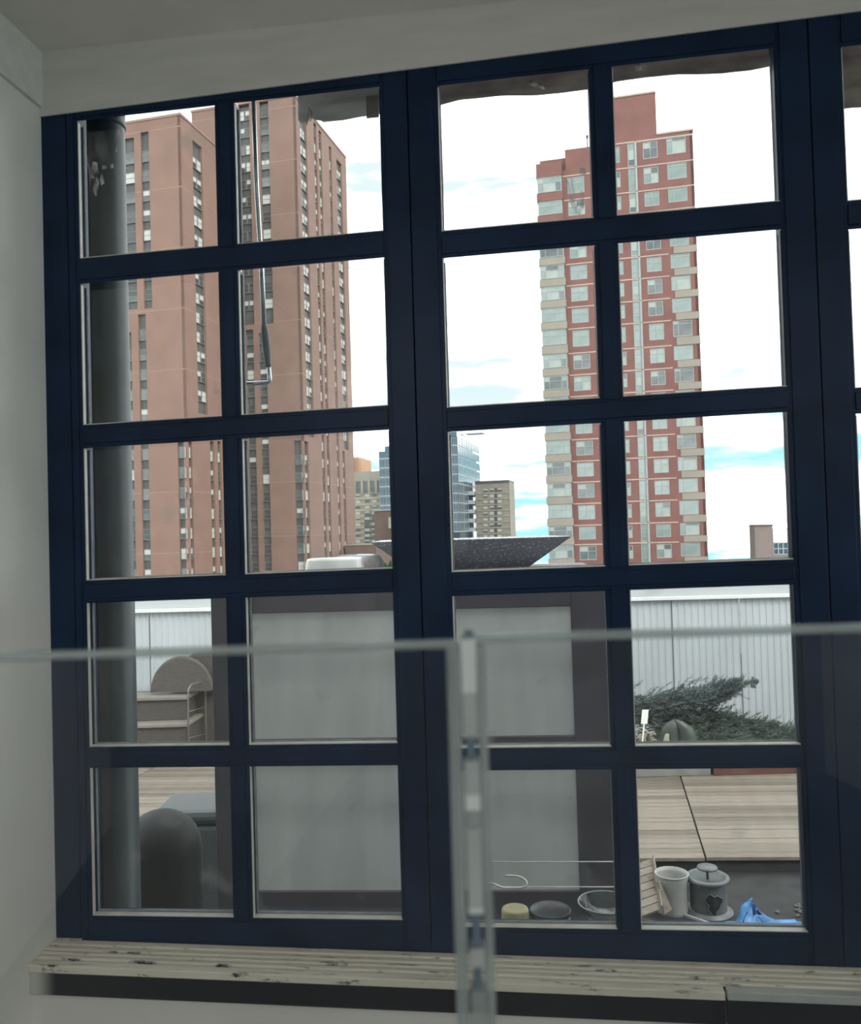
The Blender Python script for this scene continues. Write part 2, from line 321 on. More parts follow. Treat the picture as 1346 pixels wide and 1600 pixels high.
# far part of the front wall, right of the window
WX1 = 3.05
b = MB(); b.box(WX1, WR, -0.11, 0.13, SILLZ-0.03, zl(WX1)); struct('wall_front_right', b, M_wall, 'white wall strip past the window, out of frame', 'wall')
b = MB()
for k in range(4):
    y_ = SY0+(SY1-SY0)*k/3; b.box(WR+0.05, WR+0.10, y_-0.03, y_+0.03, SZ0, SZ1)
for k in range(4):
    z_ = SZ0+(SZ1-SZ0)*k/3; b.box(WR+0.05, WR+0.10, SY0, SY1, z_-0.03, z_+0.03)
sw = thing('window_4', 'dark framed window in the opposite side wall, out of frame', 'window', kind='structure'); part('frame', b, M_frame, sw)
b = MB(); b.box(WR+0.072, WR+0.076, SY0, SY1, SZ0, SZ1); part('pane', b, M_pane, sw)
# unseen lamps added behind the viewer to fill the room with light
def fill_lamp(x, y, label):
    t = thing('ceiling_lamp', label, 'lamp', (x, y, CEIL), 'ceiling lamps behind the viewer')
    m = MB(); m.lathe([(0.19, -0.03), (0.20, 0.0)], 32); part('base', m, M_white, t)
    em = MATS.get('lamp_glow')
    if not em:
        em = bpy.data.materials.new('lamp_glow'); em.use_nodes = True; MATS['lamp_glow'] = em
        e = em.node_tree.nodes['Principled BSDF']; e.inputs['Emission Color'].default_value = (0.97, 0.99, 1.0, 1); e.inputs['Emission Strength'].default_value = 2.5
    m = MB(); m.lathe([(0.05, -0.075), (0.13, -0.06), (0.175, -0.03)], 32); part('diffuser', m, em, t)
    ld = bpy.data.lights.new('lamp_light', 'AREA'); ld.shape = 'DISK'; ld.size = 0.34; ld.energy = FILL_LAMP_W; ld.color = (0.97, 0.99, 1.0)
    lo = bpy.data.objects.new('lamp_light', ld); COL.objects.link(lo); lo.parent = t; lo.location = (0, 0, -0.085)
fill_lamp(0.336, -4.05, 'round flush ceiling lamp nearer the window, out of frame')
fill_lamp(3.2, -4.4, 'round flush ceiling lamp by the opposite side wall, out of frame')

# ================================================================== WINDOW
VE = [0.0, 0.39479, 0.44821, 0.84516, 0.99845, 1.38596, 1.44380, 1.83755, 1.9945, 2.3870, 2.4430, 2.8360]
HE = [1.16210, 0.78249, 0.71156, 0.32487, 0.26161, -0.09809, -0.15770, -0.54719, -0.60255, -0.99787]
SASH = [(0, -0.030, 0.9175, 0.4226, 0.0155), (4, 0.9205, 1.9155, 1.4180, 0.0150), (8, 1.9185, 2.93, 2.4150, 0.0150)]
b = MB(); zt = 1.29
wf = thing('window_frame', 'dark navy outer frame of the tall window, fixed to the white wall', 'window frame', kind='structure')
b.box(WL, -0.033, 0.003, 0.10, SILLZ, CEIL); part('jamb', b, M_frame, wf)
b = MB(); b.box(2.933, WX1, 0.003, 0.10, SILLZ, CEIL); part('jamb', b, M_frame, wf)
b = MB(); b.box(-0.033, 2.933, 0.058, 0.14, 1.25, CEIL); b.box(-0.033, 2.933, 0.0, 0.058, 1.262, CEIL); part('head', b, M_frame, wf)
b = MB(); b.box(0.885, 0.955, 0.056, 0.10, SILLZ, 1.26); part('mullion', b, M_frame, wf)
b = MB(); b.box(1.885, 1.955, 0.056, 0.10, SILLZ, 1.26); part('mullion', b, M_frame, wf)
def bar(x0, x1, zfa, zfb, sh, ins=(0.011, 0.011, 0.011, 0.011), bev=0.0):
    """stepped bar; zfa/zfb bottom and top at the reference x, sh(x) the rise along x"""
    m = MB()
    def hx(a, c, d, e, y0, y1):
        g = max(0.0, min(bev*y1, e-d-0.012)) if y1 > 0.01 else 0.0
        m.hexa([(a, y0, d+sh(a)), (c, y0, d+sh(c)), (c, y1, d+g+sh(c)), (a, y1, d+g+sh(a)), (a, y0, e+sh(a)), (c, y0, e+sh(c)), (c, y1, e+sh(c)), (a, y1, e+sh(a))])
    hx(x0, x1, zfa, zfb, 0.004, 0.055)
    hx(x0+ins[0], x1-ins[1], zfa+ins[2], zfb-ins[3], 0.0, 0.006)
    return m
SLAB = ['window sash of ten panes nearest the white side wall, crank rod hanging behind it',
        'middle window sash of ten panes, framing the red brick tower',
        'third window sash, cut off by the edge of the photo']
for si, (c0, xa, xb, xr, th) in enumerate(SASH):
    sh = lambda x, xr=xr, th=th: (x-xr)*th
    w = thing('window_%d' % (si+1), SLAB[si], 'window', kind='structure'); panes = {}
    v = VE[c0:c0+4]
    zb, ztp = -1.088, 1.255
    flat = lambda x: 0.0
    for (a, c) in ((xa, v[0]), (v[3], xb)):
        part('stile', bar(a, c, zb, ztp, flat, (0.0 if a == xa else 0.011, 0.011 if a == xa else 0.0, 0, 0)), M_frame, w, 0.0015)
    part('rail', bar(v[0], v[3], HE[0], 1.255, sh, (0, 0, 0.011, 0), bev=0.58), M_frame, w, 0.0015)
    part('rail', bar(v[0], v[3], -1.088, HE[9], lambda x: 0 if False else sh(x), (0, 0, 0, 0.011)), M_frame, w, 0.0015)
    for r in range(4): part('muntin', bar(v[0], v[3], HE[2*r+2], HE[2*r+1], sh, (0, 0, 0.011, 0.011), bev=max(0.0, HE[2*r+2]/2.2*1.08)), M_frame, w, 0.0015)
    for r in range(5): part('muntin', bar(v[1], v[2], HE[2*r+1]-0.005, HE[2*r]+0.005, sh, (0.011, 0.011, 0, 0)), M_frame, w, 0.0015)
    for c in range(2):
        x0, x1 = v[2*c], v[2*c+1]
        for r in range(5):
            z1, z0 = HE[2*r], HE[2*r+1]
            def hx(m, a, c_, d, e, y0, y1, mi=0):
                m.hexa([(a, y0, d+sh(a)), (c_, y0, d+sh(c_)), (c_, y1, d+sh(c_)), (a, y1, d+sh(a)), (a, y0, e+sh(a)), (c_, y0, e+sh(c_)), (c_, y1, e+sh(c_)), (a, y1, e+sh(a))], mi)
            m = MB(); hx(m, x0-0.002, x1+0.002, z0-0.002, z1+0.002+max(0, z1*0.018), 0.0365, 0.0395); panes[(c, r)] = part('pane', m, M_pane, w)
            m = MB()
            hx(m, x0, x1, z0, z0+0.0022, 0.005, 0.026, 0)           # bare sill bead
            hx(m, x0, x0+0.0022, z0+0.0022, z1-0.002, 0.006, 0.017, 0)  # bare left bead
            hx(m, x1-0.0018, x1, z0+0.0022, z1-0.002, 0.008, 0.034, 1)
            if z1 < 0: hx(m, x0, x1, z1-0.002, z1, 0.008, 0.034, 1)  # top bead takes the frame colour to stand in for shade
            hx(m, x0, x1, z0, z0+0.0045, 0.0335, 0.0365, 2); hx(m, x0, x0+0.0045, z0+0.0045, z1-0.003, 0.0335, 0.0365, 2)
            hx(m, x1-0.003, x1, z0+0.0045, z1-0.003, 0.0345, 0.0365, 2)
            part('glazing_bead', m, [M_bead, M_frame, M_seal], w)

    def smear(cr, pts):
        P3 = [on_y(x, y, 0.0358) for x, y in pts]; m = MB(); a_ = m.ring(P3); c_ = m.ring([p+Vector((0, 0.0006, 0)) for p in P3]); m.cap(a_); m.cap(c_, 0, True); m.bridge(a_, c_, 0, False)
        tag(part('paint_smear', m, M_smear, panes[cr]), 'dried pale smear on the glass')
    if si == 0:
        smear((0, 0), [(134, 240), (141, 250), (156, 256), (160, 272), (163, 286), (158, 290), (155, 277), (153, 305), (149, 306), (141, 290), (139, 272)])
        smear((0, 0), [(158, 258), (168, 259), (182, 254), (186, 262), (180, 264), (170, 262), (160, 265)])
        smear((0, 0), [(176, 215), (188, 200), (193, 206), (191, 225), (182, 238), (175, 236)])
        smear((0, 1), [(330, 601), (336, 599), (343, 612), (344, 622), (339, 623), (333, 612)])
        smear((1, 0), [(415, 232), (421, 224), (420, 240), (416, 256), (413, 258)])
    if si == 1:
        smear((0, 0), [(882, 282), (892, 276), (903, 286), (912, 300), (914, 322), (908, 336), (897, 334), (890, 310), (886, 296)])
        smear((0, 0), [(905, 262), (914, 262), (917, 272), (908, 274)])
        smear((0, 0), [(828, 131), (838, 127), (846, 133), (853, 137), (850, 141), (842, 136), (832, 136)])
        smear((1, 0), [(992, 104), (1000, 100), (1009, 98), (1008, 104), (1001, 110), (995, 111)])
# sill: grooved old boards, dark nosing below
sl = thing('window_sill', 'worn cream window sill of grooved boards with dark scuffs', 'window sill', kind='structure')
ys = [(-0.004, -0.030), (-0.037, -0.054), (-0.061, -0.073), (-0.080, -0.095)]
for i, (ya, yb) in enumerate(ys):
    m = MB(); m.box(WL, WR, yb, ya, SILLZ-0.028, SILLZ-0.0015*i); part('board', m, M_sill, sl, 0.003)
m = MB(); m.box(WL, 1.615, -0.128, -0.100, SILLZ-0.028, SILLZ-0.008); part('board', m, M_sill, sl, 0.003)
m = MB(); m.box(1.620, WR, -0.126, -0.100, SILLZ-0.028, SILLZ-0.007); tag(part('board', m, M_sillgrey, sl, 0.003), 'grey replacement piece of the front board')
m = MB(); m.box(WL, WR, -0.102, -0.001, SILLZ-0.0285, SILLZ-0.012); part('groove_bed', m, M_groove, sl)
# nosing, black paint fading out on the wall side
M_nose = mat('black_nosing_paint', (0.008, 0.010, 0.015), 0.45)
t = M_nose.node_tree; bs = t.nodes['Principled BSDF']
_g = t.nodes.new('ShaderNodeTexCoord'); _s = t.nodes.new('ShaderNodeSeparateXYZ'); t.links.new(_g.outputs['Object'], _s.inputs[0])
_q = t.nodes.new('ShaderNodeMapRange'); _q.interpolation_type = 'SMOOTHSTEP'; _q.inputs[1].default_value = WL+0.012; _q.inputs[2].default_value = WL+0.075
t.links.new(_s.outputs['X'], _q.inputs[0])
_m = t.nodes.new('ShaderNodeMix'); _m.data_type = 'RGBA'; _m.inputs['A'].default_value = (0.60, 0.59, 0.54, 1); _m.inputs['B'].default_value = (0.008, 0.010, 0.015, 1)
t.links.new(_q.outputs[0], _m.inputs['Factor']); t.links.new(_m.outputs['Result'], bs.inputs['Base Color'])
m = MB(); m.box(WL, 1.616, -0.122, -0.10, SILLZ-0.086, SILLZ-0.028); tag(part('nosing', m, M_nose, sl, 0.002), 'black painted strip under the sill')
m = MB(); m.box(1.619, WR, -0.1205, -0.10, SILLZ-0.086, SILLZ-0.028); tag(part('nosing', m, M_nose, sl, 0.002), 'black painted strip under the grey sill piece')

# ================================================================== GLASS GUARD IN FRONT OF THE VIEWER
GD = 0.50
def guard(label, X0, X1, z1, strip):
    t = thing('glass_guard', label, 'glass panel', LV((X0+X1)/2, GD, FLOOR), 'clear glass guard panels before the viewer')
    O = LV(X0, GD, FLOOR) - t.location; n = FL*0.010
    hgt = Vector((0, 0, z1-FLOOR))
    m = MB(); m.obox(O, RL*(X1-X0), n, hgt-Vector((0, 0, 0.004))); part('glass_pane', m, M_guard, t)
    m = MB(); m.obox(O+hgt-Vector((0, 0, 0.004)), RL*(X1-X0), n, Vector((0, 0, 0.0045))); tag(part('polished_edge', m, M_edge, t, 0.001), 'grey polished top edge')
    m = MB(); m.obox(O-RL*0.0-FL*0.01, RL*(X1-X0), FL*0.03, Vector((0, 0, 0.06))); part('base_channel', m, M_alu, t)
    return t, O, hgt
tl, Ol, hl = guard('clear glass guard panel on the white-wall side of the vertical joint', -0.75, 0.0143, -0.0637, False)
m = MB(); m.obox(Ol+RL*(0.7643-0.0075)+Vector((0, 0, 0.06))-FL*0.0004, RL*0.0075, FL*0.0108, hl-Vector((0, 0, 0.062))); tag(part('polished_edge', m, M_edge, tl, 0.001), 'grey polished upright edge')
tr_, Or, hr = guard('clear glass guard panel under the middle sash, with the bright upright strip', 0.0150, 0.80, -0.0612, True)
m = MB(); m.obox(Or+RL*0.0092+Vector((0, 0, 0.06))-FL*0.0004, RL*0.0052, FL*0.0108, hr-Vector((0, 0, 0.0645))); tag(part('polished_edge', m, M_edge, tr_, 0.001), 'grey polished upright edge')
# strip along the upright edge: painted bands imitate the window refracted in the glass
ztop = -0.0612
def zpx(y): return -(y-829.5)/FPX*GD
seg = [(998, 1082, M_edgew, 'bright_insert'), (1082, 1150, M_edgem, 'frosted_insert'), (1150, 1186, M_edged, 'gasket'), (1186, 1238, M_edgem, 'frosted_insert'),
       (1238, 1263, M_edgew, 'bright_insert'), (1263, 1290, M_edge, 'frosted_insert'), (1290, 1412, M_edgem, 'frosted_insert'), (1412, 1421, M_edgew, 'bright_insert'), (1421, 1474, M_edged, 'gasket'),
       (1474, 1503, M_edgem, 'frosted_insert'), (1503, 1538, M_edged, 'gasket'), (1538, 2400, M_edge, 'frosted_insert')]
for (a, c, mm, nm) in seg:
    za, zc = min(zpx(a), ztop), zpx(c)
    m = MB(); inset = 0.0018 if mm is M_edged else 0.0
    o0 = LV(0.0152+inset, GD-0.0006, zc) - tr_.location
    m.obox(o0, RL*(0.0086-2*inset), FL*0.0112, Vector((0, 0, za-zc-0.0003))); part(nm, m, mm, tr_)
m = MB(); o0 = LV(0.0172, GD, ztop-0.0005)-tr_.location; m.obox(o0, RL*0.006, FL*0.010, Vector((0, 0, 0.0042))); tag(part('end_cap', m, M_edged, tr_, 0.001), 'small dark cap on the strip')

# ================================================================== OUTSIDE WALL, LEDGE, OVERHANG
b = MB(); b.box(-3, 6, 0.125, 0.30, -2.6, -1.19); b.box(-3, WL-0.02, 0.15, 0.30, -1.19, 1.9); b.box(3.06, 6, 0.15, 0.30, -1.19, 1.9); b.box(WL-0.02, 3.06, 0.14, 0.30, 1.36, 1.9)
struct('wall_outside', b, M_ledge, 'dark outside wall face around the window, hidden from the room', 'wall')
b = MB(); b.box(WL, 3.05, 0.10, 0.335, -1.19, -1.165); struct('outer_ledge', b, M_ledge, 'dark stone ledge just outside the window, under the candle', 'ledge')
# hanging weathered canvas at the top of the panes
def canvas(label, px0, px1, ylow, y, mats, ztop=1.42, n=40, thick=0.006):
    """ylow: list of (px, py) of the hanging lower edge"""
    mid = on_y((px0+px1)/2, ylow[0][1], y)
    t = thing('canvas_valance', label, 'awning canvas', mid, 'weathered canvas strips under the roof edge')
    m = MB(); F_ = []; B_ = []
    for k in range(n+1):
        px = px0+(px1-px0)*k/n
        for (a, c) in zip(ylow, ylow[1:]):
            if a[0] <= px <= c[0] or (c is ylow[-1]): 
                q = (px-a[0])/(c[0]-a[0]); py = a[1]+(c[1]-a[1])*q
                if a[0] <= px <= c[0]: break
        p = on_y(px, py, y) - mid
        dy = 0.0012*math.sin(k*0.5)+0.0012*math.sin(k*0.23+1)
        col = [Vector((p.x, dy*(1-j/4.0), p.z+(ztop-mid.z-p.z)*j/4.0)) for j in range(5)]
        F_.append(m.ring(col)); B_.append(m.ring([q_+Vector((0, thick, 0)) for q_ in col]))
    for R in (F_, B_):
        for a, c in zip(R, R[1:]): m.bridge(a, c, 0, True, False)
    for k in range(n):
        m.f.append((F_[k][0], F_[k+1][0], B_[k+1][0], B_[k][0])); m.m.append(0); m.sm.append(False)
    part('cloth', m, mats, t)
    return t, mid
YC = 0.20
c1, mid1 = canvas('torn pale grey canvas strip hanging before the brown towers', 466, 640, [(466, 187), (470, 192), (474, 188), (480, 193), (485, 178), (490, 186), (500, 187), (505, 190), (540, 186), (590, 177), (640, 168)], YC, M_canvasp)
m = MB()
for (xx, ya, yb, wd_) in ((483, 168, 192, 3.2), (487, 172, 190, 2.2), (481, 176, 196, 2.0)):
    p0 = on_y(xx, ya, YC-0.01)-mid1; p1 = on_y(xx-2, yb, YC-0.008)-mid1; p2 = on_y(xx+1, (ya+yb)/2, YC-0.016)-mid1
    m = MB(); m.tube([p0, p2, p1], [0.0012, wd_/600, 0.0010], 6); tag(part('frayed_edge', m, M_fray, c1), 'pale frayed thread')
m = MB(); pa = on_y(572, 150, YC-0.012)-mid1; pb = on_y(592, 182, YC-0.012)-mid1
m.box(pa.x, pb.x, -0.012, -0.006, pb.z, pa.z); tag(part('edge_tape', m, M_canvas, c1), 'dark brown hem')
c2, mid2 = canvas('long stained brown canvas strip with a wavy hem, over the middle sash', 640, 1262, [(640, 170), (688, 163), (720, 155), (780, 149), (840, 147), (880, 144), (922, 138), (963, 127), (1010, 119), (1060, 115), (1130, 114), (1170, 109), (1209, 101), (1262, 96)], YC+0.012, M_canvas, n=90)
m = MB()
for (xa, xb, ya) in ((822, 838, 131), (836, 851, 135), (1000, 1012, 100), (990, 1003, 104)):
    p = on_y(xa, ya, YC-0.004)-mid2; q = on_y(xb, ya+5, YC-0.004)-mid2
    m = MB(); m.tube([p, (p+q)/2+Vector((0, -0.004, 0.006)), q], [0.002, 0.006, 0.002], 6)
    tag(part('peeling_flake', m, M_canvasp, c2), 'pale peeling flake')
c3, mid3 = canvas('dark grey canvas strip hanging lower, at the third sash', 1300, 1420, [(1300, 170), (1330, 168), (1420, 160)], YC, M_canvas)
# awning crank rod hanging outside the first sash
YR = 0.16
ck = thing('awning_crank_rod', 'bent chrome crank rod with grey grip hanging behind the first sash', 'crank rod', on_y(405, 400, YR))
L0 = ck.location.copy()
P = lambda x, y: on_y(x, y, YR)-L0
m = MB(); m.tube([P(395, 120), P(401, 290), P(409, 419), P(413, 512)], 0.0068, 12); part('rod', m, M_steel, ck)
m = MB(); m.tube([P(412.5, 508), P(413.5, 516), P(416, 540), P(419, 568), P(420, 573)], [0.0075, 0.0105, 0.0115, 0.0085, 0.0075], 14); tag(part('grip', m, M_grip, ck), 'dark grey grip')
m = MB(); m.tube([P(420, 572), P(421.3, 588), P(421.6, 593), P(420.5, 596.5), P(417.5, 598), P(410, 598.4), P(370, 600)], 0.0062, 12); part('crank_arm', m, M_steel, ck)
# dark round downpipe
pc = dep(166, 500, 2.62)
pl = thing('round_column', 'dark grey round metal column outside the first sash', 'column', (pc.x, pc.y, -2.41))
PR = 0.0655
zc = on_y(170, 200, pc.y).z+2.41
m = MB(); m.lathe([(PR*1.25, 0), (PR*1.25, 0.02), (PR, 0.022), (PR, zc+0.005)], 48, capt=False); part('shaft', m, M_pole, pl)
m = MB(); m.lathe([(PR*1.0, zc), (PR*1.06, zc+0.004), (PR*1.06, zc+0.016), (PR*1.0, zc+0.022), (PR*1.03, zc+0.03), (PR*1.03, zc+0.3)], 48); part('collar', m, M_pole, pl)

# ================================================================== TERRACE
DK = -2.30
GF = -2.41
A_D = math.radians(3.8)
E1 = (RL*math.cos(A_D)-FL*math.sin(A_D)); E2 = (FL*math.cos(A_D)+RL*math.sin(A_D))
edge_p = on_z(1130, 1340, DK)                       # near edge of the boards
b = MB(); b.box(-8, 12, 0.30, 14.5, -3.2, GF); struct('terrace_ground', b, M_roof, 'dark roofing membrane along the terrace, below the boards', 'roof surface')
seam_p = on_z(1085, 1272, DK)
_sa, _sb = on_z(1105, 1340, DK), on_z(1062, 1203, DK)
SEAM_SL = (_sb-_sa).dot(E1)/(_sb-_sa).dot(E2)
u_seam = (_sa-edge_p).dot(E1)
PIT, BW, BT = 0.093, 0.0885, 0.022
dk = thing('deck', 'weathered pale wooden terrace boards across the roof', 'deck', (edge_p.x, edge_p.y, DK), kind='structure')
ROT = math.atan2(E1.y, E1.x)
seams = [u_seam-2.6*3, u_seam-2.6*2, u_seam-2.6, u_seam, u_seam+2.6, u_seam+5.2]
meshes = {}
for sgi in range(len(seams)-1):
    Lg = seams[sgi+1]-seams[sgi]-0.014
    for v_ in range(3):
        mm = MB(); sk = SEAM_SL*BW; mm.hexa([(0, 0, -BT), (Lg, 0, -BT), (Lg+sk, BW, -BT), (sk, BW, -BT), (0, 0, 0), (Lg, 0, 0), (Lg+sk, BW, 0), (sk, BW, 0)]); meshes[(sgi, v_)] = mm.mesh('board', [M_deck, M_deck2, M_deck3][v_])
for k in range(38):
    for sgi in range(len(seams)-1):
        v_ = random.choice((0, 0, 1, 1, 2)) if sgi != 2 else random.choice((0, 1, 1, 1, 2))
        o = link('board', meshes[(sgi, v_)], dk)
        off = E1*(seams[sgi]+SEAM_SL*k*PIT) + E2*(k*PIT + (0.006 if sgi % 2 else 0.0))
        o.location = (off.x, off.y, -random.uniform(0, 0.004)); o.rotation_euler = (0, 0, ROT+random.uniform(-0.0012, 0.0012))
m = MB(); o0 = E1*(-9)+E2*0.03; m.obox(o0+Vector((0, 0, GF-DK+0.002)), E1*18, E2*3.6, Vector((0, 0, DK-GF-BT-0.012))); tag(part('joist_bed', m, M_roof, dk), 'dark bearers under the boards')

# fence -----------------------------------------------------------------
fr_a, fr_b = LV(-5.6, 9.55, 0), LV(5.2, 8.95, 0)
EF = (fr_b-fr_a).normalized(); NF = Vector((-EF.y, EF.x, 0)); FL_LEN = (fr_b-fr_a).length
ZC = -0.785
fn = thing('corrugated_fence', 'tall white corrugated metal fence across the far side of the terrace', 'fence', (fr_a.x, fr_a.y, GF))
zrel = lambda z: z-GF
nP = int(FL_LEN/0.70)
fm = MB(); A, B_ = [], []
prof = []
NC = 10
for c_ in range(NC):
    x = c_*0.069
    prof += [(x+0.003, 0), (x+0.030, 0), (x+0.038, 0.0065), (x+0.061, 0.0065), (x+0.069, 0.0)]
bot = fm.ring([(x, y, 0) for x, y in prof]); top = fm.ring([(x, y, zrel(ZC)-0.0) for x, y in prof]); fm.bridge(bot, top, 0, False, False)
botb = fm.ring([(x, y+0.004, 0) for x, y in prof]); topb = fm.ring([(x, y+0.004, zrel(ZC)) for x, y in prof]); fm.bridge(botb, topb, 0, False, False)
fme = fm.mesh('panel', M_fence)
rotF = math.atan2(EF.y, EF.x)
pf = (on_z(1148, 1000, -0.9))
seam0 = (LV((1148-673)/FPX*9.1, 9.05, 0)-fr_a).dot(EF) % 0.70
for k in range(-1, nP+1):
    o = link('corrugated_panel', fme, fn); q = EF*(seam0+0.70*k+0.003); o.location = (q.x, q.y, 0); o.rotation_euler = (0, 0, rotF)
def fbox(name, a, c, y0, y1, z0, z1, mm, bev=0.003):
    m = MB(); m.obox(EF*a+NF*y0+Vector((0, 0, zrel(z0))), EF*(c-a), NF*(y1-y0), Vector((0, 0, z1-z0))); return part(name, m, mm, fn, bev)
fbox('cap_rail', -0.7, FL_LEN+0.7, -0.05, 0.06, ZC, ZC+0.035, M_cap)
fbox('upper_band', -0.7, FL_LEN+0.7, 0.03, 0.07, ZC+0.035, -0.56, M_fencew)
for k in range(-1, nP+2, 3): fbox('post', seam0+0.7*k-0.02, seam0+0.7*k+0.02, 0.03, 0.08, GF, ZC, M_fence)

# planters ----------------------------------------------------------------
pd = 7.95
def planter(name, label, X0, X1, D0, D1, h, mm, cat='planter'):
    c = LV((X0+X1)/2, (D0+D1)/2, DK)
    t = thing(name, label, cat, c)
    w2, d2 = (X1-X0)/2, (D1-D0)/2
    m = MB()
    for (a, bb, e, f) in ((-w2, w2, -d2, -d2+0.04), (-w2, w2, d2-0.04, d2), (-w2, -w2+0.04, -d2+0.04, d2-0.04), (w2-0.04, w2, -d2+0.04, d2-0.04)):
        m.obox(RL*a+FL*e, RL*(bb-a), FL*(f-e), Vector((0, 0, h)))
    part('box', m, mm, t, 0.004)
    m = MB(); m.obox(RL*(-w2+0.04)+FL*(-d2+0.04), RL*(2*w2-0.08), FL*(2*d2-0.08), Vector((0, 0, h-0.04))); part('soil', m, M_soil, t)
    return t
planter('planter_trough', 'low red-brown wooden planter at the far edge of the boards', 2.52, 4.3, pd, pd+0.75, 0.24, M_redwood)
planter('planter_trough', 'low grey planter beside the red-brown one, under the juniper', 1.1, 2.50, pd+0.02, pd+0.77, 0.24, M_greycon)
# juniper ------------------------------------------------------------------
def spray(m, o, d, ln, n, mi=0, rad=0.012):
    """feathery needle spray along d"""
    d = d.normalized(); a = d.cross(Vector((0.2, 0.1, 1))).normalized(); c = d.cross(a)
    for k in range(n):
        t_ = (k+random.random())/n; p = o+d*ln*t_; ang = random.random()*6.283
        side = a*math.cos(ang)+c*math.sin(ang); nd = (d*0.9+side*0.75).normalized()
        l2 = (0.030+0.028*random.random())*(1.12-0.6*t_); w = nd.cross(Vector((random.random()-.5, random.random()-.5, random.random()-.5))).normalized()*0.0036
        i = len(m.v); m.v += [tuple(p-w), tuple(p+w), tuple(p+nd*l2)]; m.f.append((i, i+1, i+2)); m.m.append(mi); m.sm.append(False)
jr = thing('juniper_shrub', 'spreading dark green juniper in the planters before the white fence', 'shrub', LV(2.05, pd+0.4, DK+0.2))
JL = jr.location.copy()
def bough(pts, nsp, spread, mm, ln=0.16):
    P_ = [dep(*q)-JL for q in pts]
    m = MB(); m.tube(P_, [0.014*(1-0.8*k/(len(P_)-1)) for k in range(len(P_))], 6); part('branch', m, M_bark, jr)
    m = MB(); nsp = int(nsp*1.7)
    for k in range(nsp):
        s_ = random.random()**0.85*(len(P_)-1); i = min(int(s_), len(P_)-2); p = P_[i].lerp(P_[i+1], s_-i)
        tdir = (P_[i+1]-P_[i]).normalized(); taper = 1-0.72*(s_/(len(P_)-1))**1.5
        off = Vector((random.gauss(0, 1)*0.10, random.gauss(0, 1)*0.12, random.gauss(0, 1)*spread))*taper
        dd = (tdir*0.9+Vector((random.gauss(0, .3), random.gauss(0, .35), 0.22+random.gauss(0, .3)))).normalized()
        spray(m, p+off, dd, ln*(0.6+0.6*random.random()), 26)
    tag(part('foliage', m, mm, jr), kind='stuff')
bough([(960, 1112, 8.3), (1020, 1100, 8.25), (1085, 1090, 8.2), (1120, 1082, 8.15), (1140, 1076, 8.1)], 210, 0.055, M_jun2)
bough([(975, 1100, 8.2), (1050, 1097, 8.15), (1100, 1092, 8.1), (1128, 1083, 8.1)], 170, 0.045, M_jun2)
bough([(1125, 1083, 8.1), (1150, 1075, 8.1), (1172, 1068, 8.1), (1182, 1066, 8.1)], 16, 0.008, M_jun2, 0.06)
bough([(985, 1128, 8.3), (1050, 1128, 8.25), (1120, 1130, 8.2), (1165, 1136, 8.15), (1195, 1140, 8.1)], 240, 0.05, M_jun)
bough([(1000, 1145, 8.15), (1080, 1148, 8.1), (1150, 1148, 8.05), (1200, 1148, 8.05), (1238, 1150, 8.05)], 260, 0.05, M_jun)
bough([(1180, 1140, 8.1), (1205, 1146, 8.1), (1232, 1149, 8.1)], 30, 0.02, M_jun, 0.1)
bough([(970, 1120, 8.35), (1030, 1116, 8.3), (1090, 1118, 8.25), (1135, 1124, 8.2)], 150, 0.04, M_jun)
bough([(1000, 1160, 8.1), (1100, 1162, 8.05), (1200, 1160, 8.0)], 160, 0.05, M_jun)
# agave with broad cupped leaves
ag = thing('agave_plant', 'broad-leaved agave standing before the juniper', 'plant', dep(1058, 1172, 7.92)); AL = ag.location.copy()
def leaf(pts, ws, cup, mm, parent, L):
    """broad leaf along pts with half widths ws (metres), cupped"""
    m = MB(); R = []
    for j, (q, w_) in enumerate(zip(pts, ws)):
        p = dep(*q)-L
        R.append(m.ring([p+RL*(w_*s_)+FL*(-cup*w_*(1-s_*s_))+Vector((0, 0, 0.0)) for s_ in (-1, -0.6, -0.2, 0.2, 0.6, 1)]))
    Rb = [m.ring([Vector(m.v[i])+FL*0.006 for i in r]) for r in R]
    for RR in (R, Rb):
        for a, c in zip(RR, RR[1:]): m.bridge(a, c, 0, True, False)
    for RR_a, RR_b in ((R, Rb),):
        for e in (0, 5):
            for j in range(len(R)-1): m.f.append((R[j][e], R[j+1][e], Rb[j+1][e], Rb[j][e])); m.m.append(0); m.sm.append(False)
    return part('leaf', m, mm, parent)
leaf([(1052, 1172, 7.9), (1049, 1150, 7.88), (1050, 1136, 7.86), (1053, 1128, 7.85), (1056, 1124, 7.85)], [0.10, 0.098, 0.085, 0.05, 0.012], 0.7, M_agave, ag, AL)
leaf([(1072, 1172, 7.86), (1075, 1152, 7.84), (1071, 1138, 7.82), (1062, 1128, 7.82), (1056, 1124, 7.83)], [0.09, 0.085, 0.07, 0.04, 0.01], 0.6, M_agave, ag, AL)
leaf([(1040, 1172, 7.84), (1042, 1158, 7.83), (1043, 1148, 7.82), (1044, 1146, 7.82)], [0.03, 0.028, 0.02, 0.005], 0.5, M_pale, ag, AL)
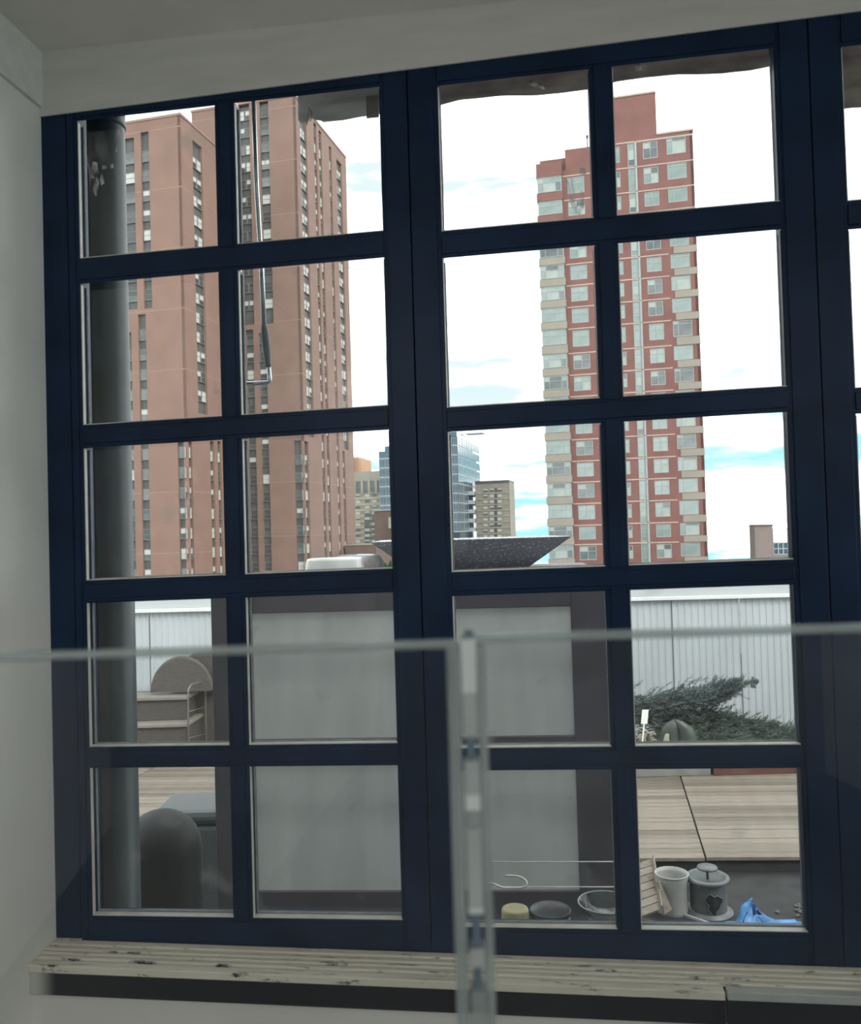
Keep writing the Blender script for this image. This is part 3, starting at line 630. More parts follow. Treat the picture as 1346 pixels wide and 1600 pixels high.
# pale rosette plant and label stake
rs = thing('succulent', 'pale loop-leaved succulent beside the white plant label', 'plant', dep(1003, 1172, 7.9)); SL = rs.location.copy()
for k in range(22):
    a0 = dep(random.uniform(994, 1016), random.uniform(1142, 1164), 7.88)-SL; an = random.uniform(0.3, 2.8); ln = random.uniform(0.04, 0.085)
    pts = [a0, a0+RL*math.cos(an)*ln*0.5+Vector((0, 0, math.sin(an)*ln*0.7)), a0+RL*math.cos(an)*ln+Vector((0, 0, math.sin(an)*ln*0.7)), a0+RL*math.cos(an)*ln*1.2+Vector((0, 0, math.sin(an)*ln*0.3))]
    m = MB(); m.tube(pts, [0.006, 0.010, 0.009, 0.003], 6); part('leaf', m, M_pale, rs)
b = MB(); o0 = dep(1002, 1131, 7.78); o1 = dep(1012, 1131, 7.78); o2 = dep(1004, 1109, 7.80)
b.obox(Vector((0, 0, 0)), o1-o0, FL*0.004, o2-o0)
b.obox((o1-o0)*0.4-(o2-o0)*1.4, (o1-o0)*0.2, FL*0.004, (o2-o0)*1.4)
o = part('plant_label', b, M_white, None, 0.0, o0); tag(o, 'blank white plant label stuck up before the juniper', 'plant label')

# steps, lids (under the first sash, far side) ------------------------------------
sx = lambda px, D: (px-673-0.029*0)/FPX*D
st = thing('step_unit', 'brown wicker two-step unit with a handrail at the far side of the boards', 'steps', dep(255, 1197, 8.78)); st.location.z = DK
TL = st.location.copy()
def sbox(name, px0, px1, D0, D1, z0, z1, mm, bev=0.006):
    """box whose front right edge projects at px1"""
    Xa, Xb = dep(px0, 1100, D0), dep(px1, 1100, D0)
    a = Vector((Xa.x, Xa.y, z0))-TL; m = MB(); m.obox(a, Vector((Xb.x-Xa.x, Xb.y-Xa.y, 0)), E2*(D1-D0), Vector((0, 0, z1-z0))); return part(name, m, mm, st, bev)
z1s = -(1131-844)/FPX*8.78; z2s = -(1089-844)/FPX*8.93
sbox('lower_step', 190, 291, 8.78, 9.24, DK+0.001, z1s-0.035, M_wicker)
tag(sbox('tread', 186, 292.5, 8.75, 9.24, z1s-0.035, z1s, M_tread), 'smooth grey-brown lower tread')
sbox('upper_step', 185, 291, 8.93, 9.24, z1s, z2s-0.035, M_wicker)
tag(sbox('tread', 181, 292.5, 8.90, 9.25, z2s-0.035, z2s, M_tread), 'smooth grey-brown upper tread')
# handrail
hp = lambda x, y, D: dep(x, y, D)-TL
m = MB(); m.tube([Vector((hp(294.5, 1130, 8.73).x, hp(294.5, 1130, 8.73).y, 0.0)), hp(294.3, 1130, 8.73), hp(294, 1085, 8.73), hp(295, 1076, 8.74), hp(299, 1070, 8.79), hp(310, 1067, 8.95), hp(317, 1066, 9.05), hp(320, 1068, 9.09), hp(321, 1074, 9.11), hp(321.5, 1130, 9.13), Vector((hp(322, 1130, 9.13).x, hp(322, 1130, 9.13).y, 0.0))], 0.0095, 10)
hr_ = part('handrail', m, M_rail, st)
for (ya, yb) in ((1112, 1104.5), (1153.5, 1146.5)):
    m = MB(); m.tube([hp(294.5, ya, 8.73), hp(321, yb, 9.11)], 0.005, 8); part('rung', m, M_rail, hr_)
# half-round lids
def half_disc(label, cpx, cpy, D, R, ang, mm, thick=0.05):
    c = dep(cpx, cpy, D); t = thing('half_round_lid', label, 'lid', (c.x, c.y, z2s+0.03), 'brown half-round lids standing on the step unit')
    ax = RL*math.cos(ang)+FL*math.sin(ang); nn = Vector((-ax.y, ax.x, 0))
    m = MB(); n = 40
    pts = [ax*R*math.cos(math.pi*k/n)+Vector((0, 0, R*1.12*math.sin(math.pi*k/n))) for k in range(n+1)]
    F0 = m.ring(pts); B0 = m.ring([p+nn*thick for p in pts]); m.bridge(F0, B0, 0, False, False); m.cap(F0); m.cap(B0, 0, True)
    m.f.append((F0[0], B0[0], B0[-1], F0[-1])); m.m.append(0); m.sm.append(False)
    part('lid_board', m, mm, t)
    m = MB(); m.tube([p+nn*thick*0.5 for p in pts], thick*0.52, 8); part('rim', m, mm, t)
half_disc('brown half-round wicker lid standing upright on the steps, nearer one', 284, 1082, 9.02, 0.305, 0.0, M_lid)
half_disc('brown half-round wicker lid standing behind the nearer one at an angle', 322, 1082, 9.14, 0.335, 0.1, M_wicker)
# box under the lids that carries on beside the steps
b = MB(); a_ = dep(150, 1100, 9.262); c_ = dep(350, 1100, 9.262)
b.obox(Vector((0, 0, 0)), Vector((c_.x-a_.x, c_.y-a_.y, 0)), E2*0.055, Vector((0, 0, z2s-DK-0.004)))
tag(part('wicker_chest', b, M_wicker, None, 0.01, (a_.x, a_.y, DK)), 'long brown wicker chest behind the steps', 'chest')

# ---------------------------------------------------------------- black covered grill and grey bin
gc = dep(254, 1400, 4.55)
gl = thing('covered_grill', 'round black fabric-covered grill beside the round column', 'grill', (gc.x, gc.y, GF))
zt_ = -(1265-842)/FPX*4.55 - GF
m = MB(); random.seed(3)
wobs = [0.02*math.sin(5*a)+0.012*math.sin(11*a+1) for a in [2*math.pi*k/48 for k in range(48)]]
m.lathe([(0.19, 0.0), (0.205, 0.25), (0.205, zt_-0.24)]+[(0.205*math.cos(q*math.pi/18)+0.002, zt_-0.205+0.205*math.sin(q*math.pi/18)) for q in range(9)]+[(0.004, zt_)], 48, wob=lambda k, z: wobs[k]*(1.0 if z < zt_-0.2 else 0.4)); part('cover', m, M_black, gl)
bc = dep(300, 1400, 5.25)
bn = thing('storage_bin', 'smooth grey storage bin behind the black covered grill', 'bin', (bc.x, bc.y, GF)); hz = -(1268-842)/FPX*5.25-GF
m = MB(); m.obox(RL*-0.22, RL*0.62, FL*0.4, Vector((0, 0, hz-0.09))); part('tub', m, M_bin, bn, 0.03)
m = MB(); m.obox(RL*-0.235-FL*0.012+Vector((0, 0, hz-0.09)), RL*0.65, FL*0.424, Vector((0, 0, 0.09))); part('lid', m, M_bin, bn, 0.035)

# ---------------------------------------------------------------- framed bulkhead box
BD = 3.5
bx = thing('roof_bulkhead', 'dark plum framed box with two pale grey panels facing the window', 'bulkhead', LV(-0.08, BD, GF)); BL = bx.location.copy()
def bpt(px, py):
    r = ray(px, py); return CAM+r*((BL-CAM).dot(E2)/r.dot(E2))
zT = -(908-836)/FPX*BD; zB = GF
xL, xR = (bpt(334, 1150)-BL).dot(E1), (bpt(953, 1150)-BL).dot(E1)
pL, pR = (bpt(386, 1150)-BL).dot(E1), (bpt(899, 1150)-BL).dot(E1)
def bz(x, y): return bpt(x, y).z-GF
zp = [bz(640, 953), bz(640, 1153), bz(640, 1188), bz(520, 1393)]
def bb(name, x0, x1, y0, y1, z0, z1, mm, bev=0.003, lab=None):
    m = MB(); m.obox(E1*x0+E2*y0+Vector((0, 0, z0)), E1*(x1-x0), E2*(y1-y0), Vector((0, 0, z1-z0))); o = part(name, m, mm, bx, bev)
    if lab: tag(o, lab)
    return o
HT = zT-GF
bb('body', xL+0.01, xR-0.01, 0.03, 0.85, 0, HT-0.02, M_purple)
bb('frame_stile', xL, pL, 0, 0.03, 0, HT, M_purple); bb('frame_stile', pR, xR, 0, 0.03, 0, HT, M_purple)
bb('frame_rail', pL, pR, 0, 0.03, zp[0], HT, M_purple); bb('frame_rail', pL, pR, 0, 0.03, zp[2], zp[1], M_purple); bb('frame_rail', pL, pR, 0, 0.03, 0, zp[3], M_purple)
bb('panel', pL, pR, 0.012, 0.03, zp[1], zp[0], M_panel, 0.001, 'pale grey upper panel'); bb('panel', pL, pR, 0.012, 0.03, zp[3], zp[2], M_panel, 0.001, 'pale grey lower panel')
bb('top_board', xL-0.01, xR+0.01, -0.01, 0.87, HT, HT+0.012, M_purple)
ZTB = zT+0.012
# flared planter on the box
DP = 3.62
def X_at(px, D): return (dep(px, 860, D)-CAM).dot(RL)
cxp = (X_at(580, DP)+X_at(893, DP))/2; wt = (X_at(893, DP)-X_at(580, DP))/2
ztp = 0.5*(dep(893, 835, DP).z+dep(590, 850, DP).z)
fp = thing('flared_planter', 'speckled dark concrete bowl with flared sides standing on the box', 'planter', LV(cxp, DP+wt*0.75, ZTB)); FPL = fp.location.copy()
hh = ztp-ZTB; wb = wt*0.56; dt = wt*0.75; db = dt*0.56
m = MB()
def rect(w_, d_, z_): return m.ring([RL*(-w_)+FL*(-d_)+Vector((0, 0, z_)), RL*w_+FL*(-d_)+Vector((0, 0, z_)), RL*w_+FL*d_+Vector((0, 0, z_)), RL*(-w_)+FL*d_+Vector((0, 0, z_))])
r0 = rect(wb, db, 0); r1 = rect(wt, dt, hh); r2 = rect(wt-0.014, dt-0.014, hh+0.002); r3 = rect(wb*0.95, db*0.95, 0.05)
m.bridge(r0, r1, 0, False); m.bridge(r1, r2, 0, False); m.bridge(r2, r3, 0, False); m.cap(r0, 0, True); m.cap(r3)
part('bowl', m, M_concrete, fp)
m = MB()
for sx_ in (-1, 1):
    for sy_ in (-1,):
        m = MB(); m.tube([RL*(sx_*wb)+FL*(sy_*db), RL*(sx_*wt)+FL*(sy_*dt)+Vector((0, 0, hh))], 0.0022, 6)
        tag(part('worn_corner', m, M_pail, fp), 'pale worn corner edge')
m = MB(); m.obox(RL*(-wb*1.25)+FL*(-db*1.25)+Vector((0, 0, 0.052)), RL*(2.5*wb), FL*(2.5*db), Vector((0, 0, 0.008))); part('soil', m, M_soil, fp)
# white tub with clear dome and green leaves left of it
tb = thing('plastic_tub', 'white upturned plastic tub with sloping ends, on the box', 'tub', LV((X_at(474, 3.58)+X_at(566, 3.58))/2, 3.66, ZTB))
hw = (X_at(566, 3.58)-X_at(474, 3.58))/2; th_ = dep(520, 872, 3.58).z-ZTB
m = MB()
def rrect(w_, d_, z_, r_=0.03):
    pts = []
    for (cx_, cy_, a0) in ((w_-r_, d_-r_, 0), (-(w_-r_), d_-r_, 90), (-(w_-r_), -(d_-r_), 180), (w_-r_, -(d_-r_), 270)):
        for k in range(5):
            a = math.radians(a0+22.5*k); q = RL*(cx_+r_*math.cos(a))+FL*(cy_+r_*math.sin(a)); pts.append(q+Vector((0, 0, z_)))
    return m.ring(pts)
a = rrect(hw, 0.10, 0); b_ = rrect(hw*0.99, 0.098, 0.012); c = rrect(hw*0.93, 0.085, th_-0.012); d = rrect(hw*0.90, 0.078, th_-0.002); e = rrect(hw*0.6, 0.05, th_)
for p, q in ((a, b_), (b_, c), (c, d), (d, e)): m.bridge(p, q, 0, True)
m.cap(a, 0, True); m.cap(e); part('shell', m, M_white, tb)
m = MB(); m.obox(RL*(-hw-0.004)+FL*(-0.104), RL*(2*hw+0.008), FL*0.208, Vector((0, 0, 0.008))); part('lip', m, M_white, tb, 0.003)
dm = thing('clear_cover', 'low clear plastic cover beside the white tub, before the flared bowl', 'cover', LV(X_at(558, 3.86), 3.90, ZTB)); rad_ = X_at(600, 3.86)-X_at(558, 3.86); dh = dep(560, 866, 3.86).z-ZTB
m = MB(); m.lathe([(rad_, 0), (rad_*0.97, dh*0.6), (rad_*0.86, dh*0.88), (rad_*0.6, dh*0.98), (0.01, dh)], 36, capb=False); part('dome', m, M_clear, dm)
m = MB(); m.lathe([(rad_+0.006, 0), (rad_+0.006, 0.006), (rad_-0.004, 0.008)], 36); part('rim', m, M_clear, dm)
lv = thing('potted_seedling', 'small green-leaved plant under the rim of the flared bowl', 'plant', LV(X_at(607, 3.56), 3.60, ZTB)); VL = lv.location.copy()
for (x0_, y0_, x1_, y1_) in ((606, 897, 601, 878), (607, 897, 611, 874), (606, 897, 597, 884), (608, 897, 614, 882)):
    p0 = dep(x0_, y0_, 3.56)-VL; p1 = dep(x1_, y1_, 3.54)-VL; mid = (p0+p1)/2+FL*-0.01; sd_ = RL*0.012
    m = MB(); m.v += [tuple(p0), tuple(mid-sd_), tuple(p1), tuple(mid+sd_), tuple(mid+FL*0.006)]
    for f_ in ((0, 1, 4), (1, 2, 4), (2, 3, 4), (3, 0, 4)): m.f.append(f_); m.m.append(0); m.sm.append(False)
    part('leaf', m, M_green, lv)
m = MB(); m.lathe([(0.022, 0.0), (0.027, 0.03)], 20); part('pot', m, M_bro, lv)

# ---------------------------------------------------------------- things on the outer ledge
LZ = -1.165
def ledge_pt(px, py, z): 
    p = on_z(px, py, z); return p
cp = ledge_pt(805, 1418, -1.045)
cn = thing('candle', 'stubby cream-yellow candle just outside the middle sash', 'candle', (cp.x, cp.y, LZ))
m = MB(); m.lathe([(0.036, 0), (0.0375, 0.004), (0.0375, 0.112), (0.0355, 0.1175), (0.030, 0.1195), (0.022, 0.1175), (0.004, 0.1165)], 40); part('wax', m, M_candle, cn)
dp_ = on_z(860, 1420, -1.058); dt_ = thing('dark_tin', 'dark round lidded tin beside the yellow candle', 'tin', (dp_.x, dp_.y, LZ)); hh_ = -1.058-LZ
m = MB(); m.lathe([(0.053, 0), (0.055, 0.004), (0.055, hh_-0.014)], 44); part('tin_body', m, M_pot, dt_)
m = MB(); m.lathe([(0.0565, hh_-0.014), (0.0575, hh_-0.010), (0.0575, hh_-0.001), (0.0560, hh_), (0.053, hh_-0.003), (0.004, hh_-0.003)], 44); part('lid', m, M_pot, dt_)
# clear bowl on an upturned dark pot
pb_ = on_z(945, 1440, -1.075)
pt_ = thing('dark_pot', 'dark upturned pot under the clear glass bowl', 'pot', (pb_.x, pb_.y, LZ))
m = MB(); m.lathe([(0.054, 0), (0.054, 0.055), (0.050, 0.082), (0.040, 0.0875), (0.01, 0.088)], 40); part('pot_body', m, M_pot, pt_)
m = MB(); m.lathe([(0.054, 0.003), (0.057, 0.006), (0.057, 0.016), (0.054, 0.019)], 40, capb=False, capt=False); part('pot_rim', m, M_pot, pt_)
gb = thing('glass_bowl', 'clear glass bowl balanced on the dark pot', 'bowl', (pb_.x+0.004, pb_.y+0.012, LZ+0.0885))
m = MB(); R_ = 0.074
m.lathe([(0.022, 0), (0.040, 0.004), (0.062, 0.022), (R_, 0.048), (R_-0.002, 0.050), (R_-0.004, 0.048), (0.059, 0.024), (0.038, 0.007), (0.003, 0.004)], 48); part('bowl_glass', m, M_bowlglass, gb)
m = MB(); m.tube([((R_-0.001)*math.cos(2*math.pi*k/48), (R_-0.001)*math.sin(2*math.pi*k/48), 0.050) for k in range(49)], 0.0013, 6, caps=False); tag(part('rim', m, M_seal, gb), 'pale glinting rim')
# two taut wires and a bent hook
for (py0, py1, lab) in ((1347, 1346.5, 'upper of two thin taut wires before the grey panel'), (1386, 1386, 'lower of two thin taut wires, carrying the bent hook')):
    a = on_y(700, py0, 0.13); c = on_y(975, py1, 0.13)
    b = MB(); b.tube([Vector((0, 0, 0)), c-a], 0.0013, 8); b.tube([(c-a), (c-a)+Vector((0.006, -0.07, 0.0))], 0.0016, 8); b.tube([Vector((0, 0, 0)), Vector((-0.006, -0.07, 0.0))], 0.0016, 8)
    tag(part('taut_wire', b, M_wire, None, 0, a), lab, 'wire')
YH = 0.122
hk = [(738, 1368), (746, 1374), (758, 1381.5), (769, 1380.5), (776, 1383), (785, 1387), (800, 1387.5), (815, 1387.3), (821, 1385.5), (824, 1382), (822.5, 1377), (817, 1372), (808, 1369), (798, 1368.5), (790, 1368.5)]
a = on_y(780, 1380, YH); b = MB(); pts = [on_y(x, y, YH-0.006*math.sin(i))-a for i, (x, y) in enumerate(hk)]
b.tube(pts, 0.0027, 10); tag(part('wire_hook', b, M_wire, None, 0, a), 'bent shiny wire hook hanging on the lower wire', 'hook')
a = on_y(758, 1382, YH); b = MB(); c = on_y(778, 1432, 0.16)-a; b.tube([Vector((0, 0, 0)), c*0.5, c*1.35], 0.0011, 6)
tag(part('thin_stem', b, M_rail, None, 0, a), 'thin dry stem leaning below the wire hook', 'stem')

# ---------------------------------------------------------------- in the gutter below the boards, last sash column
LD = 5.35
lp = on_z(1108, 1424, GF)
ln = thing('roof_vent', 'round galvanised roof vent with a charred hole, below the board edge', 'roof vent', (lp.x, lp.y, GF))
r_ = 27.5/FPX*(lp-CAM).dot(FW); hv = (-(1367-816)/FPX*(lp-CAM).dot(FW))-GF
m = MB(); m.lathe([(r_*1.35, 0), (r_*1.35, 0.008), (r_*1.2, 0.012), (r_*1.18, 0.02), (r_*1.02, 0.024)], 40); part('base_flange', m, M_galv, ln)
m = MB(); prof = [(r_, 0.02)]
for k in range(9): prof += [(r_*(1.0 if k % 2 else 1.025), 0.03+(hv-0.05)*k/9.0)]
prof += [(r_, hv-0.02)]
m.lathe(prof, 40); part('drum', m, M_galv, ln)
m = MB(); m.lathe([(r_*1.12, hv-0.022), (r_*1.2, hv-0.016), (r_*1.2, hv), (r_*1.1, hv+0.008), (r_*0.95, hv+0.004), (r_*0.9, hv-0.012), (r_*0.2, hv-0.014)], 40); part('top_rim', m, M_galv, ln)
m = MB(); m.lathe([(0.008, hv-0.012), (0.008, hv+0.035), (0.016, hv+0.045), (r_*0.58, hv+0.05), (r_*0.55, hv+0.062), (0.02, hv+0.068)], 28); part('knob', m, M_galv, ln)
vdir = (CAM-lp); vdir.z = 0; vdir.normalize(); sdir = Vector((-vdir.y, vdir.x, 0))
m = MB(); n = 22; cen = []
for k in range(n):
    aa = 2*math.pi*k/n; j = 1+0.22*math.sin(3*aa+0.5)+0.12*math.sin(7*aa)
    th2 = -0.30 + (-0.42*j*math.cos(aa)); z2 = hv*0.42+hv*0.27*j*math.sin(aa)
    d_ = vdir*math.cos(th2)+sdir*(-math.sin(th2)); cen.append(d_*(r_*1.035)+Vector((0, 0, z2)))
ctr = Vector((0, 0, 0))
def on_drum(f):
    out_ = []
    for k in range(n):
        aa = 2*math.pi*k/n; jj = (1+0.22*math.sin(3*aa+0.5)+0.12*math.sin(7*aa))*f
        t3 = -0.30 + (-0.42*jj*math.cos(aa)); z3 = hv*0.42+hv*0.27*jj*math.sin(aa)
        out_.append((vdir*math.cos(t3)+sdir*(-math.sin(t3)))*(r_*1.042)+Vector((0, 0, z3)))
    return out_
rg_ = [m.ring(on_drum(f)) for f in (1.0, 0.75, 0.5, 0.25, 0.02)]
for p_, q_ in zip(rg_, rg_[1:]): m.bridge(p_, q_, 0, False)
m.cap(rg_[-1]); tag(part('charred_hole', m, M_char, ln), 'jagged black hole in the drum')
m = MB(); m.tube([p*1.01 for p in cen]+[cen[0]*1.01], 0.0035, 6, caps=False); tag(part('hole_lip', m, M_galv, ln), 'torn bright lip of the hole')
# ribbed white pipe section, open on top
pp = on_z(1052, 1424, GF); dpp = (pp-CAM).dot(FW)
rp_ = thing('ribbed_pail', 'white ribbed metal pail, open at the top, beside the roof vent', 'pail', (pp.x, pp.y, GF)); r2_ = 24.5/FPX*dpp; hp_ = -(1360-816)/FPX*dpp-GF
m = MB(); prof = []
for k in range(21): prof.append((r2_*(0.985 if k % 2 else 1.045)*(0.93+0.07*k/20), hp_*k/20))
prof += [(r2_*1.04, hp_), (r2_*0.98, hp_), (r2_*0.94, hp_*0.9), (r2_*0.88, 0.02), (0.01, 0.02)]
m.lathe(prof, 40); part('shell', m, M_pail, rp_)
m = MB(); m.tube([(r2_*1.03*math.cos(2*math.pi*k/40), r2_*1.03*math.sin(2*math.pi*k/40), hp_) for k in range(41)], 0.004, 6, caps=False); part('rolled_rim', m, M_pail, rp_)
# leaning deck tile
dtl = thing('deck_tile', 'tilted wooden deck tile leaning beside the white pail', 'deck tile', dep(1010, 1420, 5.2)); DL = dtl.location.copy()
A0, A1, A2 = dep(985, 1352, 5.50), dep(1018, 1342, 5.66), dep(1031, 1422, 5.15)
eu, ev = A1-A0, A2-A1
A3 = A0-(A1-A0)*0.0
nn = eu.cross(ev).normalized()
for k in range(7):
    s0 = A0+ev*(k/7.0)-eu*0.6-DL
    m = MB(); m.obox(s0, eu*1.6, ev*(1/7.0*0.9), nn*0.016); part('slat', m, [M_deck, M_deck2, M_deck3][k % 2], dtl)
m = MB(); m.obox(A1-DL+nn*-0.03, eu*0.06, ev*0.99, nn*0.03); part('side_batten', m, M_deck2, dtl)
m = MB(); m.obox(A1-DL-eu*1.2+nn*-0.03, eu*0.06, ev*0.99, nn*0.03); part('side_batten', m, M_deck2, dtl)
# wedge offcut and sticks
a = on_z(1043, 1426, GF); dd_ = (a-CAM).dot(FW)
pts = [dep(1030, 1379, dd_-0.06), dep(1033, 1379, dd_-0.06), dep(1051, 1421, dd_-0.12), dep(1039, 1429, dd_-0.15)]
b = MB(); f0 = b.ring([p-a for p in pts]); f1 = b.ring([p-a+FL*0.022 for p in pts]); b.bridge(f0, f1, 0, False); b.cap(f0); b.cap(f1, 0, True)
tag(part('wood_offcut', b, M_deck2, None, 0, a), 'pale wedge-shaped wood offcut leaning on the white pail', 'wood offcut')
def stick(name, label, p0, p1, r, mm, cat):
    a = on_z(*p0, GF+r); c = on_z(*p1, GF+r); b = MB(); d_ = (c-a); s_ = Vector((-d_.y, d_.x, 0)).normalized()*r
    b.obox(-s_-Vector((0, 0, r*0.9)), s_*2, d_, Vector((0, 0, r*1.8))); return tag(part(name, b, mm, None, 0.002, a), label, cat)
stick('wood_strip', 'thin pale strip of wood lying before the roof vent', (1062, 1427), (1114, 1445), 0.009, M_pail, 'wood strip')
stick('wood_strip', 'short dark strip of wood lying below the leaning deck tile', (1002, 1438), (1040, 1448), 0.014, M_deck3, 'wood strip')
b = MB(); a = on_z(1075, 1462, GF); b.lathe([(0.14, 0), (0.135, 0.02), (0.08, 0.03), (0.01, 0.032)], 18, squash=0.6, wob=lambda k, z: 0.12*math.sin(k*1.9)); tag(part('flat_stone', b, M_rub, None, 0, a), 'flat grey stone lying below the roof vent', 'stone')
# blue plastic bag
bp = on_z(1185, 1440, GF); dbp = (bp-CAM).dot(FW)
bg = thing('plastic_bag', 'crumpled bright blue plastic bag below the board edge', 'bag', (bp.x, bp.y, GF))
zb_ = lambda y: max(0.001, (-(y-816)/FPX*dbp)-GF)
prof = [(1134, 1449), (1142, 1441), (1150, 1439), (1156, 1424), (1160, 1413), (1168, 1408), (1174, 1403), (1177, 1402), (1181, 1414), (1190, 1424), (1200, 1432), (1213, 1440), (1228, 1443), (1244, 1449)]
m = MB(); rows = []; random.seed(11)
zt_l = [zb_(y) for _, y in prof]
for j in range(9):
    tt = j/8.0; row = []
    for i, (x_, y_) in enumerate(prof):
        X_ = (x_-1185)/FPX*dbp; z = zt_l[i]*(1-tt)**1.2; sp = 0.14*tt*(0.6+0.4*math.sin(i*0.5+0.4))
        row.append(RL*(X_*(1+0.10*tt))+FL*(-sp+0.018*math.sin(i*2.1+j*1.1)*tt*(1-tt)*3)+Vector((0, 0, max(0.002, z+0.020*math.sin(i*1.7+j*1.4)*tt*(1-tt)*4))))
    rows.append(m.ring(row))
bk = m.ring([RL*((x_-1185)/FPX*dbp)+FL*0.012+Vector((0, 0, 0.002)) for (x_, y_) in prof])
for a_, c_ in zip(rows, rows[1:]): m.bridge(a_, c_, 0, True, False)
m.bridge(rows[0], bk, 0, True, False)
rows_v = [[m.v[i] for i in r_i] for r_i in rows]; part('film', m, M_blue, bg)
def mark(pts, r):
    m = MB(); P_ = []
    for (i_, j_) in pts:
        i0_, j0_ = int(i_), int(j_); a_ = Vector(rows_v[j0_][i0_]).lerp(Vector(rows_v[j0_][min(i0_+1, 13)]), i_-i0_); c_ = Vector(rows_v[min(j0_+1, 8)][i0_]).lerp(Vector(rows_v[min(j0_+1, 8)][min(i0_+1, 13)]), i_-i0_)
        P_.append(a_.lerp(c_, j_-j0_)-FL*0.003+Vector((0, 0, 0.002)))
    m.tube(P_, r, 6); return tag(part('printed_letter', m, M_bluelet, bg), 'dark printed letter stroke')
mark([(3.3, 3.6), (4.2, 3.4), (4.9, 2.4)], 0.006)                 # printed strokes
_o = [(7.2+0.65*math.cos(a_/12*6.283), 2.6+1.0*math.sin(a_/12*6.283)) for a_ in range(13)]
mark(_o, 0.006)
mark([(7.0, 0.7), (7.6, 0.5), (8.0, 1.0), (7.6, 1.5)], 0.005); mark([(8.4, 0.9), (9.1, 2.2)], 0.006)
# debris heap in the corner
rb = MB(); a = on_z(1236, 1440, GF); random.seed(5)
for k in range(90):
    q = RL*(0.15+random.gauss(0, 0.05))+FL*random.gauss(0.05, 0.06); s_ = random.uniform(0.006, 0.018)
    rb.lathe([(s_*0.7, 0), (s_, s_*0.5), (s_*0.5, s_)], 5, c=(q.x, q.y, 0))
tag(part('debris', rb, M_rub, None, 0, a), 'small heap of grey debris beside the blue bag', 'debris', kind='stuff')

# ================================================================== CITY
b = MB(); b.box(-420, 420, 16, 480, -40.5, -40); struct('street_ground', b, M_asph, 'city ground far below the terrace, hidden by the fence', 'ground')
b = MB(); b.box(-9, 13, 0.3, 14.5, -40, -3.2); struct('lower_building', b, M_bro, 'lower storeys of the building carrying the terrace', 'building')
PHI = math.radians(14)
C1 = RL*math.cos(PHI)-FL*math.sin(PHI); C2 = FL*math.cos(PHI)+RL*math.sin(PHI)
GZ = -40.0
class Face:
    """vertical facade plane through O along e (unit, to the right); n points out"""
    def __init__(s, O, e, n): s.O, s.e, s.n = Vector((O.x, O.y, 0)), e, n
    def uz(s, px, py):
        r = ray(px, py); t_ = (s.O-CAM).dot(s.n)/r.dot(s.n); p = CAM+r*t_; return (p-s.O).dot(s.e), p.z
    def P(s, u, z, out=0.0): return s.O+s.e*u+s.n*out+Vector((0, 0, z))
WIN = {}
def win_mesh(kind, w, h, var=0):
    """window: frame, bars and panes facing local -y; origin bottom left"""
    key = (kind, round(w, 2), round(h, 2), var)
    if key in WIN: return WIN[key]
    w, h = round(w, 2), round(h, 2)
    m = MB(); f = 0.09 if kind in ('bay', 'two', 'narrow', 'corner') else 0.06
    d0, d1 = -0.10, 0.0
    m.box(0, w, d0, d1, 0, f, 0); m.box(0, w, d0, d1, h-f, h, 0); m.box(0, f, d0, d1, f, h-f, 0); m.box(w-f, w, d0, d1, f, h-f, 0)
    bars_v, bars_h = [], []
    if kind == 'two': bars_v = [0.5]; bars_h = [0.62]
    if kind == 'bay': bars_v = [0.24, 0.76]; bars_h = [0.62]
    if kind == 'corner': bars_v = [0.28]; bars_h = [0.80]
    if kind == 'narrow': bars_h = [0.28, 0.72]
    if kind == 'tower': bars_h = [0.5]
    if kind == 'curtain': bars_v = [0.5]; bars_h = [0.25]
    for q in bars_v: m.box(w*q-f*0.4, w*q+f*0.4, d0, d1, f, h-f, 0)
    for q in bars_h: m.box(f, w-f, d0*0.8, d1, h*q-f*0.35, h*q+f*0.35, 0)
    xs = [f]+[w*q for q in bars_v]+[w-f]; zs = [f]+[h*q for q in bars_h]+[h-f]
    rnd = random.Random(hash((kind, var)) & 0xffff)
    for i in range(len(xs)-1):
        for j in range(len(zs)-1):
            mi = 1
            if kind in ('bay', 'two', 'narrow', 'corner'):
                mi = [1, 1, 3, 1, 2, 3][(var*3+i*2+j*5) % 6] if var else 1
                if var == 3 and j == 0: mi = 2
            elif kind == 'tower':
                mi = 3 if (var == 1 and j == 1) or var == 2 else (2 if var == 3 and j == 0 else 1)
            m.box(xs[i], xs[i+1], -0.045, -0.03, zs[j], zs[j+1], mi)
    mats = {'tower': [M_wfr, M_wgd, M_wgk, M_wgb], 'curtain': [M_alu, M_navy, M_navy, M_navy]}.get(kind, [M_wfw, M_wgg, M_wgk, M_wgp])
    WIN[key] = m.mesh('window', mats); return WIN[key]
def put_window(face, kind, u0, z0, w, h, out, root, var=0):
    o = link('window', win_mesh(kind, w, h, var), root)
    p = face.P(u0, z0, out)-root.location; o.location = p
    o.rotation_euler = (0, 0, math.atan2(face.e.y, face.e.x)); return o
def fbox3(name, face, u0, u1, z0, z1, o0, o1, mm, root, lab=None):
    m = MB(); m.obox(face.P(u0, z0, o0)-root.location, face.e*(u1-u0), face.n*(o1-o0), Vector((0, 0, z1-z0)))
    o = part(name, m, mm, root)
    if lab: tag(o, lab)
    return o
